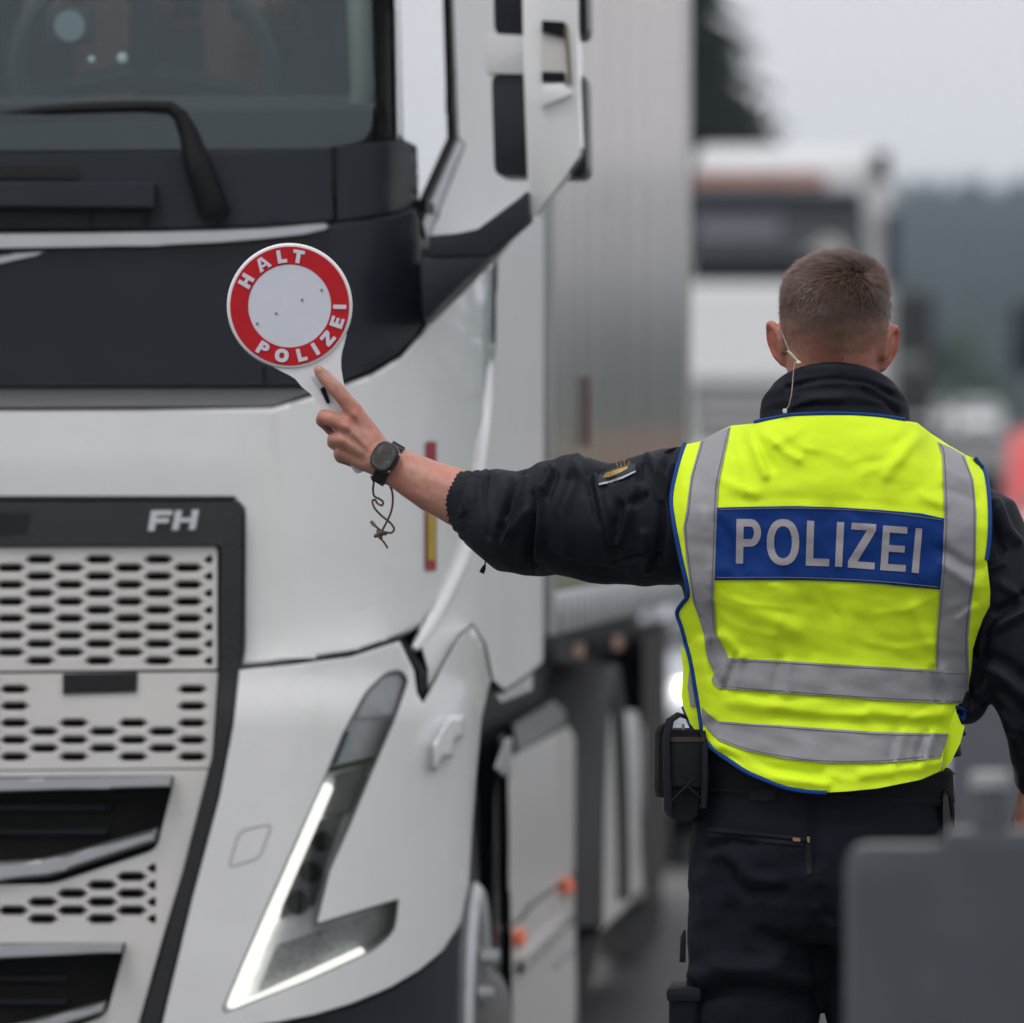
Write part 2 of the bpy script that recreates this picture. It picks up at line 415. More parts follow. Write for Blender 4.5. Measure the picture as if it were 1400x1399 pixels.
M_line = pm('road paint', (.62, .62, .60), .7, var=.15, vs_=4, dirt=((.12, .12, .12), 3, .6))
def hill_h(X, Y):
    return 5.0 + 33 * sstep((Y - 470) / 760.0) + 2.0 * np.sin(X * .011 + 1.0) * sstep((Y - 600) / 400) + 1.5 * np.sin(X * .037 + Y * .01) * sstep((Y - 600) / 400)
hx = np.concatenate([np.linspace(-1800, -260, 20), np.linspace(-240, 240, 49), np.linspace(260, 1800, 20)]); hy = np.linspace(460, 1700, 50)
GX, GY = np.meshgrid(hx, hy); GZ = hill_h(GX, GY) - 1.2
V = np.stack([GX, GY, GZ], -1).reshape(-1, 3); nx = len(hx)
Fc = [(j * nx + i, j * nx + i + 1, (j + 1) * nx + i + 1, (j + 1) * nx + i) for j in range(len(hy) - 1) for i in range(nx - 1)]
tag(mkobj('hill', mesh_vf(V, Fc), M_hill), kind='structure')
def cone_forest():
    V = []; Fc = []
    for k in range(6500):
        y = rng.uniform(560, 1290); x = rng.uniform(-115, 115)
        z = float(hill_h(x, y)) - 1.2; h = rng.uniform(9, 14.5); r = h * rng.uniform(.13, .19); n = 6; a0 = rng.uniform(0, 6)
        for (zb, zt, rr) in ((.08, .55, 1.0), (.32, .78, .74), (.58, 1.0, .45)):
            o = len(V)
            for i in range(n):
                a = a0 + 2 * math.pi * i / n; q = rr * r * rng.uniform(.75, 1.2); V.append((x + q * math.cos(a), y + q * math.sin(a), z + zb * h + rng.uniform(-.03, .03) * h))
            V.append((x, y, z + zt * h))
            for i in range(n): Fc.append((o + i, o + (i + 1) % n, o + n))
    return tag(mkobj('forest', mesh_vf(V, Fc), M_forest, smooth=False), 'dark spruce forest covering the hillside in the haze', 'forest', kind='stuff')
cone_forest()
M_spruce = pm('spruce needles', (.034, .055, .033), .85, var=.4, vs_=2)
M_bark = pm('bark', (.07, .05, .035), .9, var=.3, vs_=8, bump=.5, bs=20)
def spruce(name, x, y, h, r, label, nb=700):
    z0 = float(gz(y)); e = thing(name, (x, y, z0), label, 'tree')
    tube('trunk', [(x, y, z0 - .1), (x, y, z0 + h * .5), (x, y, z0 + h * .97)], [.022 * h, .013 * h, .004 * h], M_bark, e, 8)
    V = []; Fc = []
    for k in range(nb):
        t = (k + rng.uniform(0, 1)) / nb; t = .06 + .94 * t ** .85; L = r * (1 - t) ** .85 * rng.uniform(.75, 1.15) + .05
        a = rng.uniform(0, 2 * math.pi); c, s = math.cos(a), math.sin(a); zz = z0 + h * t
        droop = rng.uniform(.18, .42)
        for q in range(9):                         # needle sprays along the bough
            f = (q + rng.uniform(0, 1)) / 9; px_, py_, pz_ = x + c * L * f, y + s * L * f, zz - droop * L * f * f + .05 * L
            for sg in (-1, 1, 0):
                w = L * .34 * (1.15 - f) + .06; tx, ty = -s * sg, c * sg; o = len(V)
                V += [(px_, py_, pz_), (px_ + tx * w + c * w * .5, py_ + ty * w + s * w * .5, pz_ - w * rng.uniform(.25, .7)),
                      (px_ + c * w * .55 + tx * w * .25, py_ + s * w * .55 + ty * w * .25, pz_ + w * rng.uniform(-.05, .2))]; Fc.append((o, o + 1, o + 2))
    mkobj('crown', mesh_vf(V, Fc), M_spruce, e, smooth=False)
    return e
def bush(x, y, w, h, label, n=1600):
    z0 = float(gz(y)); e = thing('bush', (x, y, z0), label, 'bush', 'bushes on the far bank')
    for k in range(5): tube('stem', [(x, y, z0 - .05), (x + rng.uniform(-.3, .3) * w, y + rng.uniform(-.3, .3) * w, z0 + h * .7)], [.05, .02], M_bark, e, 5)
    V = []; Fc = []
    for k in range(n):
        d = rng.normal(0, 1, 3); d /= np.linalg.norm(d); rr = rng.uniform(.55, 1.05); lump = 1 + .25 * math.sin(d[0] * 5 + x) * math.cos(d[2] * 4)
        p = np.array([x, y, z0 + h * .5]) + d * np.array([w / 2, w / 2, h / 2]) * rr * lump; p[2] = max(p[2], z0 + .05)
        u = rng.normal(0, 1, 3); v = rng.normal(0, 1, 3); sz = .16 * h / 2; u *= sz / np.linalg.norm(u); v *= sz / np.linalg.norm(v); o = len(V)
        V += [p - u, p + v, p + u, p - v]; Fc.append((o, o + 1, o + 2, o + 3))
    mkobj('foliage', mesh_vf(V, Fc), M_bushy, e, smooth=False)
# ------------------------------------------------------------------ the truck at the checkpoint
XS, XC, YF = -0.94, -2.19, 13.42                 # its near side, its middle, its front
T = thing('truck', (XC, YF + 2.0, 0), 'white heavy truck tractor with dark upper front panel and lit lamps, waved to a stop', 'truck')
CP = float(proj(np.array([[XC, YF, 1.5]]))[0][0]) - 16      # a little past the middle; the mirror cuts it there
def cab_profile(dy=0.0, cx=.46, cy=.55, ex=2.2, xs=XS, yend=15.78):
    P = []
    x1 = xs - cx; y1 = YF + dy + .03
    for k in range(25): x = XC - .06 + (x1 - XC + .06) * k / 24; P.append((x, YF + dy + .03 * ((x - XC) / (x1 - XC)) ** 2))
    for k in range(1, 31):
        a = math.pi / 2 * k / 30; P.append((x1 + cx * math.sin(a) ** (2 / ex), y1 + cy * (1 - math.cos(a) ** (2 / ex))))
    for k in range(1, 21): P.append((xs + .0005 * k, y1 + cy + (yend - y1 - cy) * k / 20))
    return P
def rake_lid(px, py):                             # hood tucks in above the grille frame
    return .030 * sstep((py - 628) / 62) * sstep((365 - px) / 40) / 13.5
P_lid = Prof(cab_profile(), rake_lid)
P_dark = Prof(cab_profile(.012), lambda px, py: (.05 * sstep((420 - py) / 220)) / 13.5)
def cab_upper(dy=.05):
    P = []; x1 = -1.32; y1 = YF + dy + .03
    for k in range(25): x = XC - .06 + (x1 - XC + .06) * k / 24; P.append((x, YF + dy + .03 * ((x - XC) / (x1 - XC)) ** 2))
    for k in range(1, 21): a = math.pi / 2 * k / 20; P.append((x1 + .24 * math.sin(a), y1 + .13 * (1 - math.cos(a))))
    for k in range(1, 31): P.append((-1.08 + .145 * k / 30, y1 + .13 + (15.78 - y1 - .13) * k / 30))
    return P
P_up = Prof(cab_upper(), lambda px, py: (.05 + .34 * (200 - py) / 700.) / 13.5)
P_bump = Prof(cab_profile(-.045, cx=.34, cy=.50, xs=XS + .012), lambda px, py: (.17 * sstep((996 - py) / 82) ** 1.5 + .05 * sstep((py - 1290) / 250)) / 13.5)
P_gr = Prof(cab_profile(-.02, cx=.46, cy=.5), lambda px, py: (.02 * sstep((990 - py) / 60)) / 13.5)
def mirrored(o):
    m = o.modifiers.new('mirror', 'MIRROR'); m.use_axis = (True, False, False); m.use_bisect_axis = (True, False, False); m.merge_threshold = .002; return o
# inner body so that nothing shows through the joints
rings = []
for z, ins, yb in ((.42, .06, 0), (1.3, .05, 0), (2.1, .05, .06), (2.6, .10, .24), (3.05, .16, .42), (3.6, .22, .75), (3.72, .4, 1.0)):
    pr = [(x - .0, y) for x, y in cab_profile(.07 + yb, cx=.42, cy=.5, xs=XS - ins, yend=15.70)]
    half = [(x, y, z) for x, y in pr[2:]]; rings.append(half + [(2 * XC - x, y, z) for x, y, z_ in reversed(half)])
shell_lo = [rings[0], rings[1], [(x, y, 1.96) for x, y, z in rings[1]], [(XC + (x - XC) * .86, y + .06, 2.03) for x, y, z in rings[1]]]
core_lo = [[(x, y, z) for x, y, z_ in shell_lo[0]] for z in (1.16,)] + shell_lo[1:]
loft('cab_core', core_lo, M_black, T)
hb_ = [(x, y) for x, y in cab_profile(.07, cx=.36, cy=.45, xs=XS - .09, yend=14.12)][2:]
loft('front_core', [[(x, y, z) for x, y in hb_] + [(2 * XC - x, y, z) for x, y in reversed(hb_)] for z in (.42, 1.158)], M_black, T)
loft('roof', [rings[4], rings[5], rings[6]], M_white, T)
# cab back wall and interior
box('back_wall', (2 * XC - XS + .08, 15.55, 2.0), (XS - .08, 15.70, 3.2), M_grey, T, .02)
box('cab_floor', (2 * XC - XS + .1, 13.9, 2.031), (XS - .1, 15.5, 2.05), M_black, T, .0)
M_int = pm('cab trim', (.09, .09, .095), .7, var=.1)
dash = [[(x, 13.72, 2.05), (x, 13.74, 2.20), (x, 14.0, 2.24), (x, 14.25, 2.16), (x, 14.3, 2.05)] for x in (2 * XC - XS + .15, XC, XS - .18)]
loft('dashboard', dash, M_int, T)
for sx_ in (XC - .6, XC + .62):
    e = box('seat', (sx_ - .25, 14.85, 2.05), (sx_ + .25, 15.3, 2.42), M_int, T, .05); box('seat_back', (sx_ - .25, 15.2, 2.4), (sx_ + .25, 15.38, 3.1), M_int, e, .06)
wc = Vector((XC + .60, 14.36, 2.30)); wt = Matrix.Rotation(R(-58), 3, 'X')
M_wheelrim = pm('steering wheel skin', (.30, .32, .33), .4, var=.05)
sw = tube('steering_wheel', [wc + wt @ Vector((.235 * math.cos(a), .235 * math.sin(a), 0)) for a in [2 * math.pi * k / 32 for k in range(32)]], .017, M_wheelrim, T, 8, True)
for a in (0.2, math.pi - .2, -math.pi / 2): tube('spoke', [wc, wc + wt @ Vector((.23 * math.cos(a), .23 * math.sin(a), 0))], [.03, .014], M_int, sw, 6)
# glass and pillars
ws = rounded([(CP, -560), (462, -560), (500, -200), (512, 120), (507, 192), (440, 203), (CP, 208)], [0, 20, 0, 0, 26, 0, 0])
mirrored(drape('windscreen', ws, P_up, G_screen, T, th=0, sx=20, sy=30))
drape('pillar_cover', [(466, -560), (520, -560), (536, -100), (541, 192), (512, 198), (516, 120), (504, -200)], P_up, M_black, T, th=.05, bev=2, off=.004)
drape('pillar', [(522, -560), (545, -560), (545, -100), (549, 188), (543, 192), (538, -100)], P_up, M_white, T, th=.06, bev=1.5, off=-.004, sx=6)
drape('door_window', [(547, -300), (609, -300), (613, 0), (619, 188), (573, 292), (570, 200), (551, 190), (547, 0)], P_up, G_side, T, th=0, sx=6, sy=20)
drape('window_seal', [(609, -300), (614, -300), (618, 0), (625, 190), (579, 301), (572, 293), (619, 188), (613, 0)], P_up, M_black, T, th=.03, bev=1.2, off=-.006, sx=6)
drape('window_trim', [(626, 191), (634, 200), (584, 330), (577, 304)], P_up, M_silver, T, th=.03, bev=1.5, off=-.008, sx=6)
drape('door_frame', [(615, -300), (745, -300), (745, 290), (722, 304), (668, 366), (620, 380), (586, 372), (584, 332), (636, 200), (626, 188), (619, 0)], P_up, M_white3, T, th=.05, bev=1.5, sx=8, sy=24)
# cowl
cw = drape('cowl', [(CP, 209), (300, 207), (455, 200), (457, 303), (300, 313), (CP, 319)], P_up, M_cowl, T, th=.05, bev=3, sx=20); mirrored(cw)
cc = drape('cowl_corner', [(460, 199.5), (558, 192), (571, 198), (570, 205), (563, 208), (573, 214), (574, 229), (566, 233), (575, 240), (574, 258), (562, 264), (574, 268), (566, 282), (540, 292), (460, 303)], P_up, M_cowl, T, th=.05, bev=2.0, sx=8)
drape('cowl_slot', rounded([(CP, 229), (106, 227), (106, 243), (CP, 244)], 2), P_up, M_pit, T, th=.003, off=-.006)
bm = bmesh.new()
drape('step_ledge', rounded([(CP, 247), (214, 250), (216, 287), (CP, 282)], [0, 6, 10, 0]), P_up, M_cowl, T, th=.05, bev=5, bevd=.012, off=-.035)
drape('cowl_slot', rounded([(CP, 288), (206, 290), (202, 312), (CP, 314)], 3), P_up, M_pit, T, th=.004, off=-.006)
for xk in (123, 198): drape('cowl_seam', [(xk, 290), (xk + 4, 290), (xk + 4, 313), (xk, 313)], P_up, M_black, T, th=.004, off=-.010)
# wiper
wy = 13.515
def wp(l, dy=0.0): return [pY(x, y, wy + dy - (0.0 if y > 215 else -.02)) for x, y in l]
wa = tube('wiper_arm', [Vector((p.x, p.y - .045, p.z)) for p in wp([(296, 292), (287, 262), (272, 222), (262, 185), (250, 160), (236, 149), (205, 148)])], [.026, .026, .023, .017, .013, .011, .010], M_black, T, 10)
pv = pY(296, 286, wy - .03); tube('pivot_cap', [pv, pv + Vector((0, -.035, -.004))], [.024, .020], M_black, wa, 14)
tube('wiper_blade', [Vector((p.x, p.y - .04, p.z)) for p in wp([(216, 147), (120, 150), (0, 157), (-140, 166), (-330, 180)])], [.010, .012, .012, .010, .006], M_black, wa, 8)
tube('blade_rubber', [Vector((p.x, p.y - .028, p.z)) for p in wp([(246, 158), (120, 164), (0, 168), (-140, 176), (-330, 188)])], .007, M_rubber, wa, 6)
# silver strip, dark front panel
st = [(CP, 322), (0, 319), (120, 318), (220, 316.5), (300, 314.5), (360, 312), (444, 305), (451, 309), (446, 315), (415, 322), (360, 328), (300, 333), (220, 336.5), (120, 339), (0, 341), (CP, 343)]
mirrored(drape('silver_strip', [tuple(p) for p in st], P_dark, M_silver, T, th=.06, off=-.020, bev=2, bevd=.006, sx=20))
(drape('diagonal_badge_bar', [(CP + 150, 470), (-60, 366), (20, 344), (66, 343), (50, 352), (0, 363), (CP + 150, 498)], P_dark, M_silver, T, th=.03, off=-.008, bev=3, bevd=.01))
dk = [(CP, 336), (0, 335), (300, 327), (440, 315), (458, 306), (540, 295), (566, 285), (573, 300), (575, 340), (577, 440), (566, 462), (540, 486), (500, 508), (460, 524), (425, 527), (CP, 529)]
mirrored(drape('dark_panel', dk, P_dark, M_dark, T, th=.06, bev=2.5, sx=16))
drape('panel_seam', [(360, 500), (363, 500), (363, 527), (360, 527)], P_dark, M_black, T, th=.003, off=-.0025)
mirrored(drape('handle_recess', [(CP, 531), (412, 530), (436, 534), (372, 556), (CP, 560)], Prof(cab_profile(.03), lambda px, py: (.03 * sstep((560 - py) / 30)) / 13.5), M_grey, T, th=.05, bev=2, sx=20))
# white lid
lid = [(CP, 563), (200, 561), (372, 558), (440, 538), (508, 512), (548, 488), (576, 456), (592, 430), (614, 404), (640, 376), (660, 360), (678, 358), (675, 470), (666, 552), (653, 634), (639, 734), (602, 820), (572, 858), (549, 871), (515, 884), (480, 895), (400, 905), (326, 912), (331, 880), (334, 702), (319, 684), (CP, 684)]
mirrored(drape('hood', lid, P_lid, M_white, T, th=.05, bev=6, bevd=.012, sx=12, sy=12))
# deflector edge that runs up the corner
dl = [tuple(p) for p in smoothline([(566, 888), (586, 856), (606, 816), (637, 738), (652, 634), (664, 556), (672, 470)], 6)]
tube('corner_deflector', P_lid([p[0] for p in dl], [p[1] for p in dl], .004), [.003 + .015 * math.sin(math.pi * min(1, (k + 2) / len(dl) * 1.0)) ** .8 for k in range(len(dl))], M_white, T, 14)
drape('joint_gap', [(545, 874), (551, 873), (583, 918), (580, 958), (574, 946), (572, 920)], P_lid, M_pit, T, th=.02, off=-.02)
drape('door', [(679, 356), (722, 304), (744, 294), (742, 905), (728, 918), (690, 944), (673, 930), (663, 881), (646, 853.5), (628, 868), (605, 908), (584, 946), (584, 915), (574, 880), (572, 859), (603, 821), (640, 735), (654, 635), (667, 553), (676, 470)], P_lid, M_white3, T, th=.04, bev=1.5, bevd=.006, sx=6, sy=16)
drape('door_sill', [(690, 947), (728, 921), (728, 944), (684, 962), (676, 950)], P_lid, M_white, T, th=.04, bev=1.5, bevd=.006, sx=6, sy=16)
# warning stickers on the corner
sk = drape('sticker', [(583, 604), (597, 604), (597, 640), (583, 640)], P_lid, M_red, T, th=.0, off=-.003, sx=6)
sk = drape('sticker', [(582, 690), (597, 690), (597, 780), (582, 780)], P_lid, M_red, T, th=0, off=-.003, sx=6)
drape('sticker_print', [(585, 697), (595, 697), (595, 766), (585, 766)], P_lid, M_yel, sk, th=0, off=-.0045, sx=6)
# mirror arm and mirror heads
def slab(name, outl, Y0_, Y1_, mat, parent, bev=.012):
    """outline traced at depth Y0_, given real thickness to Y1_"""
    A = atY([p[0] for p in outl], [p[1] for p in outl], Y0_); bm = bmesh.new()
    f = [bm.verts.new(p) for p in A]; g = [bm.verts.new((p[0], Y1_, p[2])) for p in A]
    bm.faces.new(f); bm.faces.new(g[::-1]); n = len(f)
    for i in range(n): bm.faces.new((f[i], g[i], g[(i + 1) % n], f[(i + 1) % n]))
    if bev: bmesh.ops.bevel(bm, geom=[e for e in bm.edges], offset=bev, segments=2, affect='EDGES', profile=.6, clamp_overlap=True)
    return bm_obj(name, bm, mat, parent)
slab('mirror_arm', [(586, 322), (655, 318), (722, 260), (724, 300), (668, 350), (586, 352)], 13.545, 13.66, M_cowl, T, .006)
slab('mirror_arm_base', [(576, 354), (668, 351), (640, 380), (600, 420), (579, 442)], 13.52, 13.70, M_dark, T, .006)
mh = slab('mirror_housing', rounded([(712, -120), (786, -120), (789, 60), (794, 210), (768, 246), (726, 296), (722, 250), (716, 100)], [8, 8, 4, 10, 10, 8, 4, 4], 3), 13.600, 13.730, M_white, T, .010)
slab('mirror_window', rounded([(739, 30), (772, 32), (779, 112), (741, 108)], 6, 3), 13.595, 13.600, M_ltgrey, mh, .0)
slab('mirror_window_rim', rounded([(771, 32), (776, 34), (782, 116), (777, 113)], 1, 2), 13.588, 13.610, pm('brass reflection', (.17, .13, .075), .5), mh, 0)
slab('mirror_window_sill', rounded([(741, 116), (770, 114), (783, 128), (740, 146)], 3, 3), 13.586, 13.610, M_white, mh, .004)
slab('mirror_slot', [(741, 98), (772, 99), (773, 112), (741, 112)], 13.588, 13.600, M_black, mh, 0)
slab('mirror_slot', [(741, 28), (772, 30), (772, 52), (741, 44)], 13.588, 13.600, M_black, mh, 0)
for y0_, y1_ in ((100, 241), (-150, 49)):
    slab('mirror_head', rounded([(672, y0_), (800, y0_ - 2), (803, y1_ + 2), (676, y1_)], 14, 4), 13.750, 13.920, M_dark, mh, .016)
slab('mirror_bridge', rounded([(664, 46), (742, 50), (742, 102), (664, 100)], 3), 13.740, 13.820, M_white3, mh, .006)
# ------------------------------------------------------------------ grille
fr_o = rounded([(CP, 686), (332, 686), (331, 880), (325, 925), (316, 992), (297, 1091), (260, 1229), (216, 1408), (150, 1640), (CP, 1640)], [0, 16, 0, 0, 20, 0, 0, 0, 0, 0])
fr_i = rounded([(CP + 2, 748), (302, 746), (300, 925), (291, 1033), (264, 1143), (226, 1283), (190, 1408), (126, 1630), (CP + 2, 1630)], [0, 6, 0, 0, 0, 0, 0, 0, 0])
M_frame = pm('gloss black frame', (.013, .014, .017), .28, coat=.3, var=.08)
gf = mirrored(drape('grille_frame', fr_o, P_gr, M_frame, T, holes=[fr_i], th=.07, off=0, sx=24, sy=60))
drape('frame_vent', rounded([(CP, 700), (42, 701), (36, 731), (CP, 732)], [0, 5, 5, 0]), P_gr, M_pit, gf, th=.003, off=-.003)
def hexhole(cx, cy, w, h): return [(cx - w / 2, cy), (cx - w * .30, cy - h / 2), (cx + w * .30, cy - h / 2), (cx + w / 2, cy), (cx + w * .30, cy + h / 2), (cx - w * .30, cy + h / 2)]
def inside(p, poly):
    c = False; n = len(poly)
    for i in range(n):
        (x0, y0), (x1, y1) = poly[i], poly[i - 1]
        if (y0 > p[1]) != (y1 > p[1]) and p[0] < (x1 - x0) * (p[1] - y0) / (y1 - y0) + x0: c = not c
    return c
def lattice(poly, x0, y0, skip=None, w=46, h=15.5, marg=1.6):
    hs = []
    for j in range(-20, 80):
        for i in range(-14, 14):
            cx = x0 + 81.0 * i + (40.5 if j % 2 else 0); cy = y0 + 11.55 * j
            q = hexhole(cx, cy, w, h)
            big = hexhole(cx, cy, w + 2 * marg, h + 2 * marg)
            if skip and skip(cx, cy): continue
            if all(inside(p, poly) for p in big): hs.append(q)
            elif sum(inside(p, poly) for p in big) >= 3 and inside((cx - 9, cy), poly) and inside((cx - 9, cy + h / 2 + marg), poly) and inside((cx - 9, cy - h / 2 - marg), poly):       # half cell at the edge
                for s_ in (-1, 1):
                    hq = [(cx + s_ * w / 2 * .9, cy), (cx + s_ * w * .28, cy - h * .42), (cx + s_ * 7, cy - h * .42), (cx + s_ * 7, cy + h * .42), (cx + s_ * w * .28, cy + h * .42)]
                    if all(inside((p[0] + dx, p[1] + dy), poly) for p in hq for dx, dy in ((marg, 0), (-marg, 0), (0, marg), (0, -marg))): hs.append(hq); break
    return hs
g1 = rounded([(CP, 750), (297, 748), (297, 915), (CP, 921)], [0, 6, 3, 0])
P_mesh = Prof(cab_profile(-.012, cx=.46, cy=.5), lambda px, py: (.02 * sstep((990 - py) / 60)) / 13.5)
mirrored(drape('grille_mesh', g1, P_mesh, M_white2, gf, holes=lattice(g1, 55, 765.5), th=.013, sx=60, sy=0, ang=30, taper=(.80, .58)))
g2 = [(CP, 924), (298, 919), (290, 1033), (286, 1050), (CP, 1056)]
skip2 = lambda cx, cy: (40 < cx < 250 and cy < 979) 
mirrored(drape('grille_mesh', g2, P_mesh, M_white2, gf, holes=lattice(g2, 20, 943, skip2), th=.013, sx=60, sy=0, ang=30, taper=(.80, .58)))
drape('camera_slot', [(86, 921.5), (188, 920), (187, 946), (86, 949)], P_mesh, M_pit, gf, th=.003, off=-.004)
mirrored(drape('mesh_backing', [(CP, 752), (294, 752), (290, 1030), (260, 1140), (222, 1280), (190, 1400), (126, 1620), (CP, 1620)], P_mesh, M_nearblack, gf, th=0, off=.060, sx=60, sy=60))
P_rib = Prof(cab_profile(-.03, cx=.46, cy=.5))
# the white body under the mesh: two dark intakes with slats
g3 = [(CP, 1058), (285, 1052), (262, 1143), (250, 1190), (222, 1283), (188, 1404), (124, 1628), (CP, 1628)]
in1 = rounded([(CP + 3, 1066), (238, 1060), (234, 1085), (214, 1162), (72, 1209), (CP + 3, 1213)], [0, 4, 4, 14, 14, 0])
in2 = rounded([(CP + 3, 1294), (173, 1288), (168, 1310), (146, 1388), (100, 1406), (30, 1424), (CP + 3, 1428)], [0, 4, 4, 12, 0, 14, 0])
g3b = lattice([(CP, 1228), (70, 1216), (245, 1162), (222, 1275), (CP, 1281)], 18, 1245)
mirrored(drape('grille_lower', g3, P_mesh, M_white2, gf, holes=[in1, in2] + g3b, th=.030, sx=60, sy=60, ang=30, taper=(.80, .58)))
for (yA, yB, xr, xr2) in ((1066, 1083, 236, 232), (1293, 1311, 170, 166)):
    mirrored(drape('chrome_bar', [(CP, yA), (0, yA - 1), (xr, yA - 5), (xr2, yA + 10), (0, yB), (CP, yB + 1)], P_rib, M_silver, gf, th=.06, off=-.020, bev=2.2, bevd=.008, sx=30))
mirrored(drape('chevron_bar', [(CP, 1182), (0, 1178), (55, 1175), (95, 1166), (216, 1132), (213, 1151), (100, 1188), (66, 1199), (0, 1205), (CP, 1208)], P_rib, M_silver, gf, th=.05, off=.006, bev=5, bevd=.015, sx=30))
mirrored(drape('chevron_bar', [(CP, 1412), (0, 1405), (40, 1396), (146, 1368), (143, 1386), (60, 1412), (0, 1424), (CP, 1430)], P_rib, M_silver, gf, th=.05, off=.006, bev=5, bevd=.015, sx=30))
for y in (1105, 1138): drape('intake_slat', rounded([(CP, y - 5), (150, y - 5), (146, y + 5), (CP, y + 5)], 2), P_mesh, M_cowl, gf, th=.03, off=.035, bev=3, bevd=.015, sx=60)
for y in (1338, 1370): drape('intake_slat', rounded([(CP, y - 5), (95, y - 5), (91, y + 5), (CP, y + 5)], 2), P_mesh, M_cowl, gf, th=.03, off=.035, bev=3, bevd=.015, sx=60)
# letters FH
def seglet(ch, q, tx, ty):
    """polygons (outline, holes) of a capital in the quad q = tl, tr, br, bl"""
    tl, tr, br, bl = [np.array(p, float) for p in q]
    def mp(u, v): return tuple((bl * (1 - u) + br * u) * (1 - v) + (tl * (1 - u) + tr * u) * v)
    rc = lambda a, b, c, d: [(a, b), (c, b), (c, d), (a, d)]
    P = []
    if ch == 'I': P = [([(0, 0), (1, 0), (1, 1), (0, 1)], [])]
    if ch == 'L': P = [([(0, 0), (1, 0), (1, ty), (tx, ty), (tx, 1), (0, 1)], [])]
    if ch == 'E': P = [([(0, 0), (1, 0), (1, ty), (tx, ty), (tx, .5 - ty / 2), (.93, .5 - ty / 2), (.93, .5 + ty / 2), (tx, .5 + ty / 2), (tx, 1 - ty), (1, 1 - ty), (1, 1), (0, 1)], [])]
    if ch == 'F': P = [([(0, 0), (tx, 0), (tx, .5 - ty / 2), (.9, .5 - ty / 2), (.9, .5 + ty / 2), (tx, .5 + ty / 2), (tx, 1 - ty), (1, 1 - ty), (1, 1), (0, 1)], [])]
    if ch == 'H': P = [([(0, 0), (tx, 0), (tx, .5 - ty / 2), (1 - tx, .5 - ty / 2), (1 - tx, 0), (1, 0), (1, 1), (1 - tx, 1), (1 - tx, .5 + ty / 2), (tx, .5 + ty / 2), (tx, 1), (0, 1)], [])]
    if ch == 'T': P = [([(.5 - tx / 2, 0), (.5 + tx / 2, 0), (.5 + tx / 2, 1 - ty), (1, 1 - ty), (1, 1), (0, 1), (0, 1 - ty), (.5 - tx / 2, 1 - ty)], [])]
    if ch == 'A': P = [([(0, 0), (tx, 0), (.29, .24), (.71, .24), (1 - tx, 0), (1, 0), (.5 + tx * .55, 1), (.5 - tx * .55, 1)], [[(.36, .42), (.64, .42), (.5, .78)]])]
    if ch == 'Z': P = [([(0, 0), (1, 0), (1, ty), (tx * 1.35, ty), (1, 1 - ty), (1, 1), (.04, 1), (.04, 1 - ty), (1 - tx * 1.35, 1 - ty), (0, ty)], [])]
    if ch == 'P':
        o = [(0, 0), (tx, 0), (tx, .38)]; h = [(tx, .38 + ty)]
        for k in range(9): a = -math.pi / 2 + math.pi * k / 8; o.append((.58 + .42 * math.cos(a), .69 + .31 * math.sin(a))); h.append((.58 + (.42 - tx) * math.cos(a), .69 + (.31 - ty) * math.sin(a)))
        h.append((tx, 1 - ty)); P = [(o + [(0, 1)], [h])]
    if ch == 'O':
        E = lambda rx, ry: [(.5 + rx * abs(math.cos(a)) ** .9 * (1 if math.cos(a) > 0 else -1), .5 + ry * abs(math.sin(a)) ** .9 * (1 if math.sin(a) > 0 else -1)) for a in [2 * math.pi * k / 24 for k in range(24)]]
        P = [(E(.5, .5), [E(.5 - tx, .5 - ty)])]
    return [([mp(*p) for p in o], [[mp(*p) for p in h] for h in hs]) for o, hs in P]
def letters(name, specs, surf, mat, parent, off, th, sx=0, bev=0):
    for ch, q, tx, ty in specs:
        for o, hs in seglet(ch, q, tx, ty): drape(name, o, surf, mat, parent, holes=hs, off=off, th=th, sx=sx, sy=sx, bev=bev)
letters('letter', [('F', [(207, 698), (236, 698), (232, 725), (202, 726)], .30, .24), ('H', [(240, 698), (272, 697), (267, 724), (235, 725)], .28, .22)], P_gr, M_chrome, gf, -.010, .010)
# ------------------------------------------------------------------ bumper, lamp, wheel
bp = [(327, 916), (400, 909), (480, 898.5), (546, 877), (566, 918), (570, 948), (578, 962), (586.5, 947), (606.5, 909), (629, 870), (645.7, 856), (661, 881), (670.5, 930), (658, 985), (651, 1060), (646, 1130), (641, 1210), (630, 1262), (606, 1300), (575, 1326), (535, 1350), (480, 1373), (430, 1388), (380, 1398), (300, 1408), (219, 1412), (263, 1229), (300, 1091), (319, 992)]
hl = [(527, 919), (547, 914), (560, 928), (540, 985), (507, 1062), (478, 1132), (452, 1190), (434, 1262), (546, 1228), (541, 1274), (512, 1300), (420, 1342), (308, 1386), (303, 1380), (366, 1234), (440, 1070), (468, 1002), (500, 944)]
hl_r = rounded(hl, [6, 8, 10, 0, 0, 0, 0, 3, 5, 16, 14, 0, 3, 3, 0, 0, 0, 10], 3)
drape('bumper', bp, P_bump, M_white, T, holes=[hl_r], th=.05, bev=1.4, bevd=.004, sx=10, sy=12)
drape('bumper_valance', [(219, 1414), (300, 1411), (380, 1401), (480, 1376), (540, 1351), (590, 1318), (632, 1265), (628, 1300), (626, 1420), (560, 1600), (150, 1640)], P_bump, M_cowl, T, th=.05, off=.012, bev=2, sx=14, sy=30)
hl0 = drape('headlight', hl_r, P_bump, M_reflect, T, th=.004, off=.036, sx=12, sy=12)
drape('lamp_cover', hl_r, P_bump, G_clear, hl0, th=0, off=.004, sx=12, sy=12)
